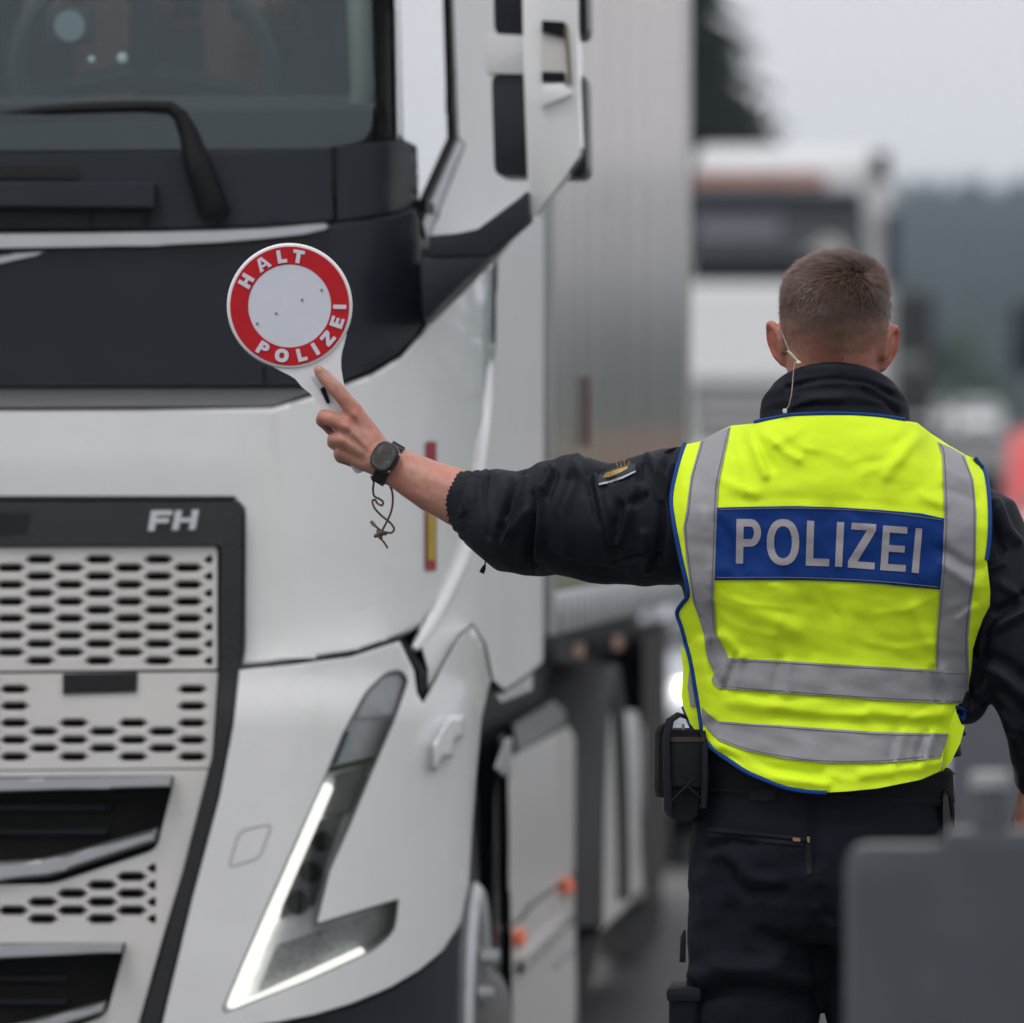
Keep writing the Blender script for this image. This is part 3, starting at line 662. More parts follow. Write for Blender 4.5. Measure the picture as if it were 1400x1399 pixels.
drape('lamp_bezel', hl_r, P_bump, M_grey, hl0, holes=[inset_poly(hl_r, 2.6)], th=.03, off=.001, sx=0, sy=0)
drape('turn_signal', [(524, 926), (545, 920), (553, 928), (536, 978), (484, 984), (503, 946)], P_bump, pm('pale lamp plastic', (.62, .63, .66), .25, var=.05), hl0, th=.02, off=.012, bev=3, sx=10)
drape('lamp_divider', [(452, 1049), (512, 1034), (509, 1040), (450, 1056)], P_bump, M_black, hl0, th=.03, off=.010)
drape('blue_fleck', [(470, 1000), (478, 1000), (460, 1044), (452, 1046)], P_bump, pm('blue lamp film', (.02, .07, .20), .2), hl0, th=.004, off=.03)
drape('grey_module', [(460, 1060), (502, 1048), (478, 1110), (440, 1116)], P_bump, M_grey, hl0, th=.02, off=.022, bev=2)
drape('dark_module', [(430, 1122), (470, 1112), (446, 1180), (430, 1236), (382, 1256), (386, 1236)], P_bump, pm('dark lamp module', (.10, .105, .115), .25, var=.2), hl0, th=.02, off=.022, bev=2)
for cx, cy, r_ in ((440, 1150, 15), (424, 1192, 16), (406, 1234, 17)):
    E = [(cx + r_ * math.cos(a), cy + r_ * math.sin(a)) for a in [2 * math.pi * k / 20 for k in range(20)]]
    p_ = drape('projector', E, P_bump, M_pit, hl0, th=.02, off=.014, bev=3, bevd=.01)
drape('silver_edge', [(500, 1062), (505, 1064), (434, 1262), (428, 1260)], P_bump, M_silver, hl0, th=.02, off=.014)
drape('lower_module', [(352, 1356), (378, 1292), (430, 1274), (538, 1240), (530, 1274), (505, 1294)], P_bump, pm('dotted lamp plate', (.36, .37, .38), .35, metal=.1, var=.4, vs_=140), hl0, th=.01, off=.03)
d1 = rounded([(443, 1070), (457, 1075), (328, 1371), (314, 1378), (311, 1374)], [6, 6, 2, 2, 2], 4)
d2 = rounded([(313, 1381), (330, 1370), (495, 1294), (502, 1309), (318, 1387)], [2, 0, 5, 5, 3], 4)
drape('daylight_strip', d1, P_bump, M_drl, hl0, th=.02, off=.008, bev=1.5)
drape('daylight_strip', d2, P_bump, M_drl, hl0, th=.02, off=.0075, bev=1.5)
te = rounded([(326, 1134), (374, 1124), (356, 1174), (310, 1188)], 12, 4)
drape('tow_cover_groove', te, P_bump, pm('groove grey', (.46, .46, .48), .5), T, holes=[inset_poly(te, 3.0)], th=.001, off=-.0008, sx=0, sy=0)
sl = [(590, 1018), (604, 992), (614, 979), (636, 979), (635, 1006), (624, 1014), (621, 1034), (604, 1040), (600, 1052), (591, 1052)]
s0 = drape('side_lamp', rounded(sl, 2), P_bump, MATS['pale lamp plastic'], T, th=.03, off=-.022, bev=3, bevd=.010, sx=6, sy=8)
drape('side_lamp_lens', rounded(inset_poly(sl, 4), 2), P_bump, M_white, s0, th=.004, off=-.026, bev=1.5, sx=6)
# the far half of the front carries the same parts
def mirror_copy(o):
    c = o.copy(); COL.objects.link(c); c.parent = T; c.scale.x = -1
    for ch in o.children: d = ch.copy(); COL.objects.link(d); d.parent = c
for o in [q for q in T.children if q.name.split('.')[0] in ('bumper', 'bumper_valance', 'headlight', 'pillar_cover', 'pillar', 'cowl_corner', 'side_lamp', 'door_frame', 'door_window')]: mirror_copy(o)
def truck_wheel(x, y, r, w, parent, name='wheel', rimr=.29, face=1, convex=False, rim=None):
    """axle along X; face=+1 shows its outer face towards +X"""
    def ringprof(pr, seg=40): return [[(x + face * dx, y + rr * math.cos(2 * math.pi * k / seg), r + rr * math.sin(2 * math.pi * k / seg)) for k in range(seg)] for dx, rr in pr]
    t = loft(name, ringprof([(-w, rimr), (-w, r * .93), (-w + .03, r * .99), (-w * .5, r), (-.03, r * .99), (0, r * .93), (.004, r * .8), (-.008, rimr + .012), (-.02, rimr)]), M_rubber, parent)
    if convex:
        rm_ = loft('rim', ringprof([(-.03, rimr), (.020, rimr + .012), (.034, rimr - .004), (.034, rimr - .030), (.026, rimr - .055), (.004, rimr - .075)]), M_steel, t, False)
        loft('wheel_disc', ringprof([(.004, rimr - .074), (.012, .195), (.036, .17), (.040, .145), (.066, .125), (.080, .10), (.086, .06), (.088, .02)]), M_discgrey, t)
    else: loft('rim', ringprof([(-.03, rimr), (.006, rimr + .008), (.010, rimr - .012), (-.02, rimr - .035), (-.10, rimr - .07), (-.11, .17), (-.05, .155), (-.02, .14), (.02, .12), (.04, .09), (.045, .02)]), rim or M_steel, t)
    for k in range(10):
        a = 2 * math.pi * k / 10; c = Vector((x + face * (.034 if convex else -.10), y + .1675 * math.cos(a), r + .1675 * math.sin(a))); tube('wheel_nut', [c, c + Vector((face * (.028 if convex else .055), 0, 0))], [.017, .014], rim or M_steel, t, 6)
    return t
truck_wheel(XS - .098, YF + 1.44, .50, .31, T, convex=True)
truck_wheel(2 * XC - XS + .03, YF + 1.44, .50, .31, T, face=-1)
truck_wheel(XS - .17, YF + 1.44 + 3.75, .50, .34, T, rim=M_darksteel)
truck_wheel(2 * XC - XS + .04, YF + 1.44 + 3.75, .50, .34, T, face=-1)
# wheel arch, steps, side box
PX = planeX(XS - .06)
ya = lambda a: YF + 1.44 + .62 * math.cos(a)
arch = [[(XS - .02 - d, YF + 1.44 + rr * math.cos(a), .52 + rr * math.sin(a)) for d, rr in ((.09, .60), (.09, .66), (.40, .66), (.40, .60))] for a in [R(t) for t in range(10, 101, 10)]]
loft('wheel_arch', arch, M_black, T)
box('inner_wing', (XS - .62, YF + .5, .35), (XS - .48, YF + 2.2, 1.25), M_black, T, .0)
drape('door_step', [(682, 1008), (690, 1004), (694, 1420), (688, 1500), (676, 1470), (676, 1100)], PX, M_dark, T, th=.25, off=.02)
drape('side_box', [(692, 1046), (704, 1030), (776, 992), (786, 1010), (786, 1190), (782, 1198), (723, 1238), (715, 1252), (697, 1268)], PX, M_ltgrey, T, th=.35, bev=2, bevd=.01, sx=12)
drape('side_box_lower', [(697, 1270), (716, 1254), (724, 1240), (782, 1200), (786, 1200), (788, 1400), (770, 1424), (700, 1480)], PX, M_ltgrey, T, th=.35, bev=2, bevd=.01, sx=12)
drape('side_box_back', [(693, 1050), (778, 998), (785, 1010), (786, 1395), (700, 1470)], PX, M_grey, T, th=.3, off=.014, sx=12)
drape('step_ledge', rounded([(714, 1312), (784, 1246), (784, 1262), (716, 1332)], 3), PX, M_white, T, th=.06, off=-.02, bev=2, bevd=.01)
drape('box_lid', [(700, 990), (754, 958), (772, 972), (774, 990), (706, 1030)], PX, M_grey, T, th=.4, off=.03, bev=2, bevd=.01)
ml = drape('cab_tie', [(676, 1050), (690, 1012), (700, 1008), (700, 1060), (688, 1062)], PX, M_silver, T, th=.05, off=-.03, bev=2)
for (x, y, r_) in ((779, 1211, 8), (715, 1281, 8)):
    E = [(x + .8 * r_ * math.cos(a), y + 11.5 * math.sin(a)) for a in [2 * math.pi * k / 16 for k in range(16)]]
    drape('marker_lamp', E, PX, M_orange, T, th=.03, off=-.02, bev=2, bevd=.008)
drape('reflector', [(760, 1318), (784, 1296), (784, 1302), (760, 1324)], PX, M_silver, T, th=.01, off=-.004)
drape('rear_step_panel', [(788, 1000), (806, 990), (822, 1000), (822, 1268), (812, 1330), (790, 1400)], planeX(XS - .10), M_nearblack, T, th=.3, off=.0, sx=12)
# rear fender
yc = YF + 1.44 + 3.75
fen = [[(XS - d, yc + rr * math.cos(a), .50 + rr * math.sin(a)) for d, rr in ((.02, .60), (.0, .64), (.45, .66), (.45, .60))] for a in [R(t) for t in range(5, 176, 10)]]
loft('rear_fender', fen, pm('dark fender plastic', (.055, .057, .062), .55, var=.1), T)
box('chassis', (XC - .5, YF + .8, .55), (XC + .5, yc + .8, 1.0), M_black, T, .03)
box('rear_deck', (2 * XC - XS + .5, YF + 2.4, .62), (XS - .47, yc + .7, 1.12), M_black, T, .02)
box('chassis_rail', (XC + .38, YF + 2.2, .7), (XC + .46, yc + 1.0, 1.0), M_black, T, .01)
# driver behind the windscreen
M_skin = pm('skin', (.46, .235, .165), .48, var=.12, vs_=45, bump=.12, bs=600, spec=.35)
M_shirt = pm('driver shirt', (.06, .065, .08), .85, var=.1)
DR = thing('person', (XC + .62, 15.05, 2.43), 'truck driver in a dark shirt seated behind the windscreen, hands at the wheel', 'person')
bx, by = XC + .62, 15.08
parts = [loft_vf([[(bx + a * math.cos(t), by + b_ * math.sin(t), z) for t in [2 * math.pi * k / 16 for k in range(16)]] for z, a, b_ in ((2.40, .19, .14), (2.6, .17, .12), (2.8, .20, .13), (2.92, .19, .10), (2.98, .08, .07), (3.04, .06, .06))]),
         ellip_vf((bx, by - .02, 3.16), (.078, .098, .12)), ellip_vf((bx, by - .125, 3.15), (.016, .022, .022)),
         capsule_vf([(bx - .2, by, 2.87), (bx - .30, by - .15, 2.62), (bx - .22, by - .62, 2.44)], [.055, .047, .032]),
         capsule_vf([(bx + .2, by, 2.87), (bx + .30, by - .15, 2.62), (bx + .18, by - .60, 2.42)], [.055, .047, .032]),
         capsule_vf([(bx - .1, by, 2.45), (bx - .12, by - .45, 2.46), (bx - .12, by - .5, 2.1)], [.085, .07, .05]),
         capsule_vf([(bx + .1, by, 2.45), (bx + .12, by - .45, 2.46), (bx + .12, by - .5, 2.1)], [.085, .07, .05])]
for s_, hx_ in ((-1, bx - .21), (1, bx + .17)):
    for f_ in range(4): parts.append(capsule_vf([(hx_ + .018 * (f_ - 1.5), by - .63, 2.44), (hx_ + .02 * (f_ - 1.5), by - .70, 2.45), (hx_ + .02 * (f_ - 1.5), by - .72, 2.415), (hx_ + .02 * (f_ - 1.5), by - .69, 2.40)], [.010, .009, .0085, .008], 8))
    parts.append(capsule_vf([(hx_ - s_ * .03, by - .62, 2.44), (hx_ - s_ * .045, by - .68, 2.42)], [.012, .010], 8))
mkobj('body', fuse(parts, .008, 3), M_skin, DR)
sh = [loft_vf([[(bx + a * math.cos(t), by + b_ * math.sin(t), z) for t in [2 * math.pi * k / 16 for k in range(16)]] for z, a, b_ in ((2.44, .21, .16), (2.6, .19, .14), (2.8, .22, .15), (2.93, .20, .12), (2.97, .10, .09))]),
      capsule_vf([(bx - .2, by, 2.87), (bx - .30, by - .15, 2.62)], [.072, .064]), capsule_vf([(bx + .2, by, 2.87), (bx + .30, by - .15, 2.62)], [.072, .064])]
mkobj('shirt', fuse(sh, .010, 4), M_shirt, DR)
tag(box('phone_holder', pY(62, 60, 13.98), pY(128, 8, 13.98) + Vector((0, .02, 0)), M_int, T, .006))
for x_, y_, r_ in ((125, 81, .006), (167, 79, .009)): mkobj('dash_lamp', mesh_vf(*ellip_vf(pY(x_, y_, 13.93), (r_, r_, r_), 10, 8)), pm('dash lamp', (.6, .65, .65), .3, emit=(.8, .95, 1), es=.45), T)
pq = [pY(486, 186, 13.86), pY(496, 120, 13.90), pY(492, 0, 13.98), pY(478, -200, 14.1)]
tube('screen_reflection', pq, [.018, .022, .024, .024], pm('pale green painted reflection', (.34, .44, .36), .5, var=.2, vs_=12), T, 10)  # added tube standing for a green reflection in the windscreen
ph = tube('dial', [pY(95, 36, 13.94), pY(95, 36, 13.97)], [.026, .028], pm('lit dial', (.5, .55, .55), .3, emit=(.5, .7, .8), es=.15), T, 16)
# ------------------------------------------------------------------ the semi-trailer behind the cab
XT = XS - .01; Y0T, Y1T = 15.98, 22.9
TR = thing('semi_trailer', (XC, (Y0T + Y1T) / 2, 0), 'tall aluminium box trailer with ribbed shiny side behind the white cab', 'trailer')
xl = 2 * XC - XT
V = []; Fc = []; nseg = 64
ys_ = np.linspace(Y0T, Y1T, nseg * 4 + 1); xo = [0.0 if (k % 4) in (0, 3) else -.005 for k in range(len(ys_))]
for y, d in zip(ys_, xo): V += [(XT + d, y, 1.335), (XT + d, y, 3.98)]
for k in range(len(ys_) - 1): Fc.append((2 * k, 2 * k + 2, 2 * k + 3, 2 * k + 1))
mkobj('side_wall', mesh_vf(V, Fc), M_alu, TR, smooth=False)
box('box_body', (xl, Y0T + .002, 1.33), (XT - .014, Y1T - .002, 3.97), M_ltgrey, TR, 0)
box('front_post', (XT - .06, Y0T - .03, 1.25), (XT + .012, Y0T + .08, 4.0), M_silver, TR, .012)
box('rear_post', (XT - .06, Y1T - .12, 1.25), (XT + .008, Y1T + .03, 4.0), M_ltgrey, TR, .012)
box('roof_rail', (XT - .05, Y0T, 3.94), (XT + .010, Y1T, 4.02), M_silver, TR, .01)
bm = bmesh.new(); box_bm(bm, (XT - .08, Y0T + .05, 1.245), (XT + .006, Y1T, 1.333), .008); bm_obj('bottom_rail', bm, M_silver, TR)
for k in range(26): y = Y0T + .3 + k * .26; box('rail_lug', (XT + .005, y, 1.25), (XT + .016, y + .10, 1.325), M_silver, TR, .003)
box('underframe', (xl + .12, Y0T + .1, .80), (XT - .14, Y1T, 1.243), M_black, TR, .02)
box('axle_housing', (xl + .5, 18.9, .3), (XT - .5, 22.6, .80), M_black, TR, .02)
for y in (19.4, 20.75, 22.1): truck_wheel(XT - .30, y, .50, .34, TR, rim=M_darksteel); truck_wheel(xl + .04, y, .50, .38, TR, face=-1)
drape('side_locker', [(818, 990), (838, 968), (872, 974), (877, 1216), (850, 1248), (820, 1276)], planeX(XT - .02), M_ltgrey, TR, th=.5, bev=2, bevd=.012, sx=12)
drape('side_guard', [(879, 872), (908, 858), (915, 1160), (900, 1222), (880, 1240)], planeX(XT - .03), pm('dusty side guard', (.040, .036, .035), .8, var=.2, vs_=4, spec=.2), TR, th=.3, sx=12)
drape('under_shade_sheet', [(742, 874), (913, 846), (913, 990), (742, 1000)], planeX(XT - .16), M_nearblack, TR, th=.1, sx=20)  # added dark sheet that stands for the shade under the trailer
drape('under_locker', [(820, 1278), (850, 1250), (905, 1200), (905, 1262), (870, 1300), (822, 1312)], planeX(XT - .10), M_nearblack, TR, th=.3, sx=12)
for (x, y) in ((792, 890), (845, 879)): drape('side_marker', rounded([(x - 7, y - 9), (x + 7, y - 11), (x + 7, y + 9), (x - 7, y + 11)], 4), planeX(XT - .05), pm('dull amber marker', (.32, .10, .04), .4), TR, th=.03, bev=1)
box('landing_leg', (XT - .35, 18.35, .12), (XT - .2, 18.5, 1.0), M_grey, TR, .02)
box('leg_foot', (XT - .42, 18.28, .0), (XT - .13, 18.57, .13), M_grey, TR, .01)
tube('rail_mark', list(map(Vector, atX([803, 803], [515, 610], XT + .012))), .007, pm('dull red mark', (.20, .09, .08), .6), TR, 6)
# ------------------------------------------------------------------ vehicles further back
def wheel_small(x, y, r, w, parent, face, z0):
    def rp(pr, seg=24): return [[(x + face * dx, y + rr * math.cos(2 * math.pi * k / seg), z0 + r + rr * math.sin(2 * math.pi * k / seg)) for k in range(seg)] for dx, rr in pr]
    t = loft('wheel', rp([(-w, r * .6), (-w, r * .95), (-w * .5, r), (0, r * .95), (.004, r * .68), (-.02, r * .66)]), M_rubber, parent)
    loft('rim', rp([(-.02, r * .67), (.0, r * .66), (-.03, r * .5), (.0, r * .18), (.0, .01)]), M_steel, t)
def rrect(hw, z0, z1, y, x, r=.12, n=4):
    """rounded ring across the vehicle"""
    P = [(-hw, z0), (hw, z0), (hw, z1), (-hw, z1)]; return [(x + a, y, b) for a, b in rounded(P, [.05, .05, r, r], n)]
def make_car(name, x, y, label, paint, lit=False, group=None):
    """front bumper at y, looking back along the queue towards -Y"""
    z0 = float(gz(y + 2)); e = thing(name, (x, y + 2.1, z0), label, 'car', group)
    loft('body', [rrect(h, z0 + a, z0 + b, y + t, x, .14) for t, h, a, b in ((0, .62, .34, .56), (.06, .74, .27, .66), (.22, .84, .24, .76), (.6, .89, .22, .85), (1.2, .90, .22, .93), (2.4, .90, .22, .96), (3.5, .89, .22, .96), (4.05, .84, .26, .93), (4.25, .74, .34, .80))], paint, e, ang=50)
    loft('cabin', [rrect(h, z0 + .90, z0 + b, y + t, x, .10) for t, h, b in ((1.15, .74, .95), (1.5, .74, 1.15), (2.05, .66, 1.42), (2.9, .64, 1.44), (3.6, .62, 1.34), (4.0, .66, 1.0))], MATS['car window'], e, ang=50)
    loft('roof', [rrect(h, z0 + a, z0 + b, y + t, x, .05) for t, h, a, b in ((1.92, .64, 1.375, 1.405), (2.1, .67, 1.42, 1.455), (2.9, .66, 1.44, 1.478), (3.55, .62, 1.34, 1.38))], paint, e, ang=50)
    for s in (-1, 1):
        tube('pillar', [(x + s * .78, y + 1.2, z0 + .93), (x + s * .67, y + 1.98, z0 + 1.40)], .035, paint, e, 6)
        tube('pillar', [(x + s * .74, y + 3.9, z0 + .95), (x + s * .63, y + 3.5, z0 + 1.36)], .05, paint, e, 6)
        box('mirror', (x + s * .92 - .09, y + 1.42, z0 + .93), (x + s * .92 + .09, y + 1.54, z0 + 1.06), paint, e, .03)
        h = loft('headlight', [[(x + s * (.60 + .17 * math.cos(t)), y + d, z0 + .72 + .075 * math.sin(t)) for t in [2 * math.pi * k / 14 for k in range(14)]] for d in (.015, .14)], M_reflect, e)
        if lit: mkobj('lit_lamp', mesh_vf(*ellip_vf((x + s * .62, y + .005, z0 + .765), (.02, .02, .02), 12, 8)), M_lamp, h)
        for yy in (.85, 3.4): wheel_small(x + s * .89, y + yy, .32, .21, e, s, z0)
    box('grille', (x - .38, y - .01, z0 + .40), (x + .38, y + .05, z0 + .58), M_black, e, .02)
    box('number_plate', (x - .26, y - .025, z0 + .42), (x + .26, y - .011, z0 + .53), M_ltgrey, e, .004)
    box('lower_intake', (x - .55, y + .01, z0 + .27), (x + .55, y + .06, z0 + .34), M_black, e, .01)
    return e
pm('car window', (.03, .036, .042), .12, var=.1, coat=.5)
P_silver = pm('silver blue car paint', (.40, .43, .48), .30, metal=.4, coat=.6, var=.03); P_whitecar = pm('white car paint', (.86, .865, .875), .35, coat=.5, var=.03)
P_redcar = pm('red car paint', (.52, .030, .028), .35, coat=.5, var=.04); P_darkcar = pm('dark grey van paint', (.018, .016, .016), .75, var=.05, spec=.1)
def make_van(name, x, y, w, h, label, paint, cat='van'):
    z0 = float(gz(y + 2)); hw = w / 2; e = thing(name, (x, y + 2.5, z0), label, cat)
    loft('body', [rrect(hw * f, z0 + a, z0 + b * h, y + t, x, .12) for t, f, a, b in ((0, .80, .38, .30), (.08, .93, .30, .40), (.5, .97, .26, .47), (1.0, 1, .25, .53), (1.02, 1, .25, .56), (1.7, .97, .25, .985), (2.2, .96, .25, 1.0), (5.0, .96, .25, 1.0), (5.2, .92, .3, .96))], paint, e, ang=50)
    V = [(x - hw * .86, y + .98, z0 + .545 * h), (x + hw * .86, y + .98, z0 + .545 * h), (x + hw * .80, y + 1.46, z0 + .81 * h), (x - hw * .80, y + 1.46, z0 + .81 * h)]
    mkobj('windscreen', mesh_vf(V, [(0, 1, 2, 3)]), MATS['car window'], e)
    box('grille', (x - hw * .45, y - .02, z0 + .45), (x + hw * .45, y + .06, z0 + .70), M_black, e, .02)
    box('bumper', (x - hw * .9, y - .03, z0 + .27), (x + hw * .9, y + .08, z0 + .42), M_cowl, e, .03)
    for s in (-1, 1):
        box('headlight', (x + s * hw * .68 - .14, y - .01, z0 + .62), (x + s * hw * .68 + .14, y + .1, z0 + .80), M_reflect, e, .04)
        box('mirror', (x + s * (hw + .12) - .1, y + 1.1, z0 + .55 * h), (x + s * (hw + .12) + .1, y + 1.22, z0 + .55 * h + .32), M_black, e, .03)
        for yy in (.9, 4.2): wheel_small(x + s * (hw - .02), y + yy, .34, .22, e, s, z0)
    return e
xh = pY(936, 940, 32.9).x
make_car('car', xh + .62, 32.9, 'silver blue car with lit headlamps waiting behind the aluminium trailer', P_silver, True)
make_car('car', pY(1264, 575, 300).x, 300, 'small white car far up the road beside the dark van', P_whitecar)
make_car('car', pY(1337, 575, 296).x, 296, 'second small white car far up the road next to the red van', P_whitecar)
make_van('van', pY(1372, 640, 63).x + .9, 63, 1.8, 1.50, 'red van waiting on the road beyond the officer\'s right shoulder', P_redcar)
make_van('van', pY(1205, 480, 150).x, 150, 2.0, 3.2, 'tall dark grey van on the climb behind the distant truck', P_darkcar)
# distant truck
YFT = 94.0; zf = float(gz(YFT + 2)); PF = planeY(YFT)
FT = thing('truck', (pY(1072, 600, YFT).x, YFT + 3, zf), 'distant white truck with an orange red roof band, queueing further up the road', 'truck')
def pF(x, y, d=0): return pY(x, y, YFT + d)
a, b = pF(936, 392), pF(1206, 392)
zt = pF(1000, 196).z
loft('cab', [[(x, y, z) for x, y in ((a.x, YFT + .12), (a.x + .12, YFT + .02), (b.x - .12, YFT + .02), (b.x, YFT + .12), (b.x, YFT + 2.2), (a.x, YFT + 2.2))] for z in (zf + .5, zf + 2.25)] +
     [[(x, y, z) for x, y in ((a.x + i, YFT + .12 + d), (a.x + .12 + i, YFT + .02 + d), (b.x - .12 - i, YFT + .02 + d), (b.x - i, YFT + .12 + d), (b.x - i, YFT + 2.2), (a.x + i, YFT + 2.2))] for z, i, d in ((zf + 3.1, .06, .25), (zt - .25, .08, .4), (zt, .16, .8))], pm('far cab paint', (.58, .59, .61), .4, coat=.3, var=.06), FT, ang=30)
M_band = pm('orange red band', (.42, .21, .165), .5, var=.15, vs_=3)
drape('roof_band', [(944, 235), (1124, 235), (1130, 253), (944, 253)], PF, M_band, FT, th=.1, off=.30)
drape('roof_lip', [(944, 258), (1180, 258), (1180, 262), (944, 262)], PF, M_grey, FT, th=.1, off=.2)
drape('sun_visor', [(940, 262), (1176, 262), (1182, 288), (940, 288)], PF, M_cowl, FT, th=.35, off=-.02, bev=3, bevd=.05)
drape('windscreen', [(946, 290), (1182, 290), (1188, 386), (942, 386)], planeY(YFT + .1), MATS['car window'], FT, th=.2, off=.0)
drape('screen_band', rounded([(952, 294), (1072, 294), (1066, 322), (956, 324)], 8), planeY(YFT + .08), pm('pale screen band', (.22, .23, .27), .7), FT, th=.01)  # pale strip laid across the upper part of the windscreen
drape('screen_bracket', rounded([(1112, 350), (1124, 328), (1146, 326), (1164, 352)], 6), planeY(YFT + .07), M_ltgrey, FT, th=.01)
drape('lower_visor', [(946, 352), (1184, 352), (1188, 386), (944, 386)], planeY(YFT + .06), M_black, FT, th=.02)
drape('hood', [(938, 392), (1204, 392), (1204, 522), (938, 522)], PF, P_whitecar, FT, th=.1, off=-.03, bev=4, bevd=.04)
drape('grille', [(945, 526), (1198, 526), (1194, 604), (950, 604)], PF, M_grey, FT, th=.1, off=-.03)
for y in (545, 565, 585): drape('grille_bar', [(955, y - 3), (1188, y - 3), (1188, y + 4), (955, y + 4)], PF, M_ltgrey, FT, th=.02, off=-.05)
drape('bumper', [(936, 608), (1206, 608), (1200, 648), (940, 648)], PF, M_ltgrey, FT, th=.3, off=-.05, bev=3, bevd=.03)
for x in (962, 1178): drape('headlight', rounded([(x - 16, 612), (x + 16, 612), (x + 16, 634), (x - 16, 634)], 5), PF, M_reflect, FT, th=.05, off=-.09)
tube('wiper', [pF(1105, 345, .05), pF(1128, 326, .05), pF(1160, 350, .05)], .03, M_ltgrey, FT, 6)
for x0_, x1_ in ((1192, 1216), (922, 940)):
    slab('mirror_head', rounded([(x0_, 208), (x1_, 208), (x1_, 246), (x0_, 246)], 4), YFT + .2, YFT + .4, M_black, FT, .02)
    slab('mirror_head', rounded([(x0_ + 14, 290), (x1_ + 10, 290), (x1_ + 10, 392), (x0_ + 14, 392)], 4), YFT + .25, YFT + .5, M_cowl, FT, .02)
for s in (-1, 1):
    xx = (b.x - .05) if s > 0 else (a.x + .05)
    for yy in (1.4, 5.2):
        w_ = truck_wheel(xx, YFT + yy, .5, .3, FT, face=s); 
        w_.location.z += zf
box('cargo_box', (a.x + .05, YFT + 2.8, zf + 1.1), (b.x - .05, YFT + 12, zt - .1), M_ltgrey, FT, .02)
box('chassis', (a.x + .7, YFT + .6, zf + .5), (b.x - .7, YFT + 12, zf + 1.05), M_black, FT, .02)
# trees, sign
spruce('spruce_tree', pY(926, 100, 130).x, 130, 9.6, 3.9, 'tall dark spruce rising behind the trailer and the distant truck')
spruce('spruce_tree', pY(800, 100, 140).x, 140, 11.5, 2.4, 'second spruce hidden behind the aluminium trailer')
for k, (px_, yy, w, h) in enumerate(((1250, 335, 3.6, 3.2), (1300, 345, 3.4, 4.2), (1345, 352, 3.0, 2.6), (1190, 350, 4, 3.0))):
    bush(pY(px_, 500, yy).x, yy, w, h, ('wide leafy bush on the far bank beside the dark van', 'tallest leafy bush on the far bank behind the white cars', 'lowest leafy bush on the far bank towards the red van', 'broad leafy bush behind the distant truck')[k])
SG = thing('traffic_sign', (pY(1398, 500, 105).x, 105, float(gz(105))), 'dark back of a road sign board on a pole below the wooded hill', 'sign')
q0, q1 = pY(1383, 512, 105), pY(1420, 414, 105)
box('board', (q0.x, 105, q0.z), (q1.x, 105.04, q1.z), M_dark, SG, .02); tube('pole', [((q0.x + q1.x) / 2, 105.08, float(gz(105)) - .1), ((q0.x + q1.x) / 2, 105.08, q1.z)], .04, M_grey, SG, 8)
box('bracket', ((q0.x + q1.x) / 2 - .15, 105.03, (q0.z + q1.z) / 2 - .03), ((q0.x + q1.x) / 2 + .15, 105.12, (q0.z + q1.z) / 2 + .03), M_grey, SG, .005)
# ------------------------------------------------------------------ grey barrier panels
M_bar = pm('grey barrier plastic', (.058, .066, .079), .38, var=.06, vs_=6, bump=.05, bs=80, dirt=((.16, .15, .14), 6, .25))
M_bar2 = pm('pale barrier cap', (.30, .31, .32), .5, var=.05)
def barrier(Y, x0, y0, sc, label, group, M_bar=M_bar):
    """x0, y0: top left corner in the picture; sc: pixels per photo-sized pixel of the nearer panel"""
    f = lambda x, y: (x0 + (x - 1155) * sc, y0 + (y - 1155) * sc)
    b_ = pY(*f(1340, 1155), Y); e = thing('barrier_panel', (b_.x, Y, 0), label, 'barrier', group)
    zt_ = pY(*f(1155, 1155), Y).z; ybot = 1155 + (zt_ - .12) * FPX / Y / sc
    out_ = rounded([f(1155, 1157), f(1284, 1157), f(1296, 1136), f(1372, 1138), f(1540, 1136), f(1552, 1157), f(1680, 1157), f(1680, ybot), f(1155, ybot)], [34 * sc, 8 * sc, 10 * sc, 0, 10 * sc, 8 * sc, 34 * sc, 6, 6], 6)
    slab('panel', out_, Y, Y + .09, M_bar, e, .028)
    # raised rim along the top and peg for a warning lamp
    slab('panel_face', rounded([f(1172, 1192), f(1660, 1192), f(1660, ybot - 60), f(1172, ybot - 60)], 16 * sc), Y - .004, Y - .0005, M_bar, e, 0)
    p0, p1 = pY(*f(1354, 1176), Y + .0), pY(*f(1354, 1074), Y + .0); r_ = 25 * sc * Y / FPX; rn = []
    for t, k in ((0, 1.0), (.05, 1.0), (.93, .96), (1.0, .92)):
        c = p0.lerp(p1, t); rn.append([(c.x + r_ * k * math.cos(a), c.y + .02 + r_ * k * math.sin(a), c.z) for a in [2 * math.pi * q / 20 for q in range(20)]])
    pg = loft('lamp_peg', rn, M_bar, e)
    c0, c1 = pY(*f(1354, 1078), Y), pY(*f(1354, 1060), Y)
    loft('peg_cap', [[(c.x + r_ * k * math.cos(a), c.y + .02 + r_ * k * math.sin(a), c.z) for a in [2 * math.pi * q / 20 for q in range(20)]] for c, k in ((c0, 1.0), (c0, 1.12), (c1, 1.10), (c1 + Vector((0, 0, .003)), .9))], M_bar2, pg)
    for fx in (1215, 1620):
        c = pY(*f(fx, 1300), Y)
        box('foot', (c.x - .09, Y - .28, 0), (c.x + .09, Y + .36, .075), M_rubber, e, .02); box('foot_post', (c.x - .03, Y + .015, .07), (c.x + .03, Y + .055, .2), M_bar, e, .005)
    return e
barrier(7.3, 1155, 1155, 1.0, 'grey plastic barrier panel with a round lamp peg in front of the officer\'s legs', 'barrier panels')
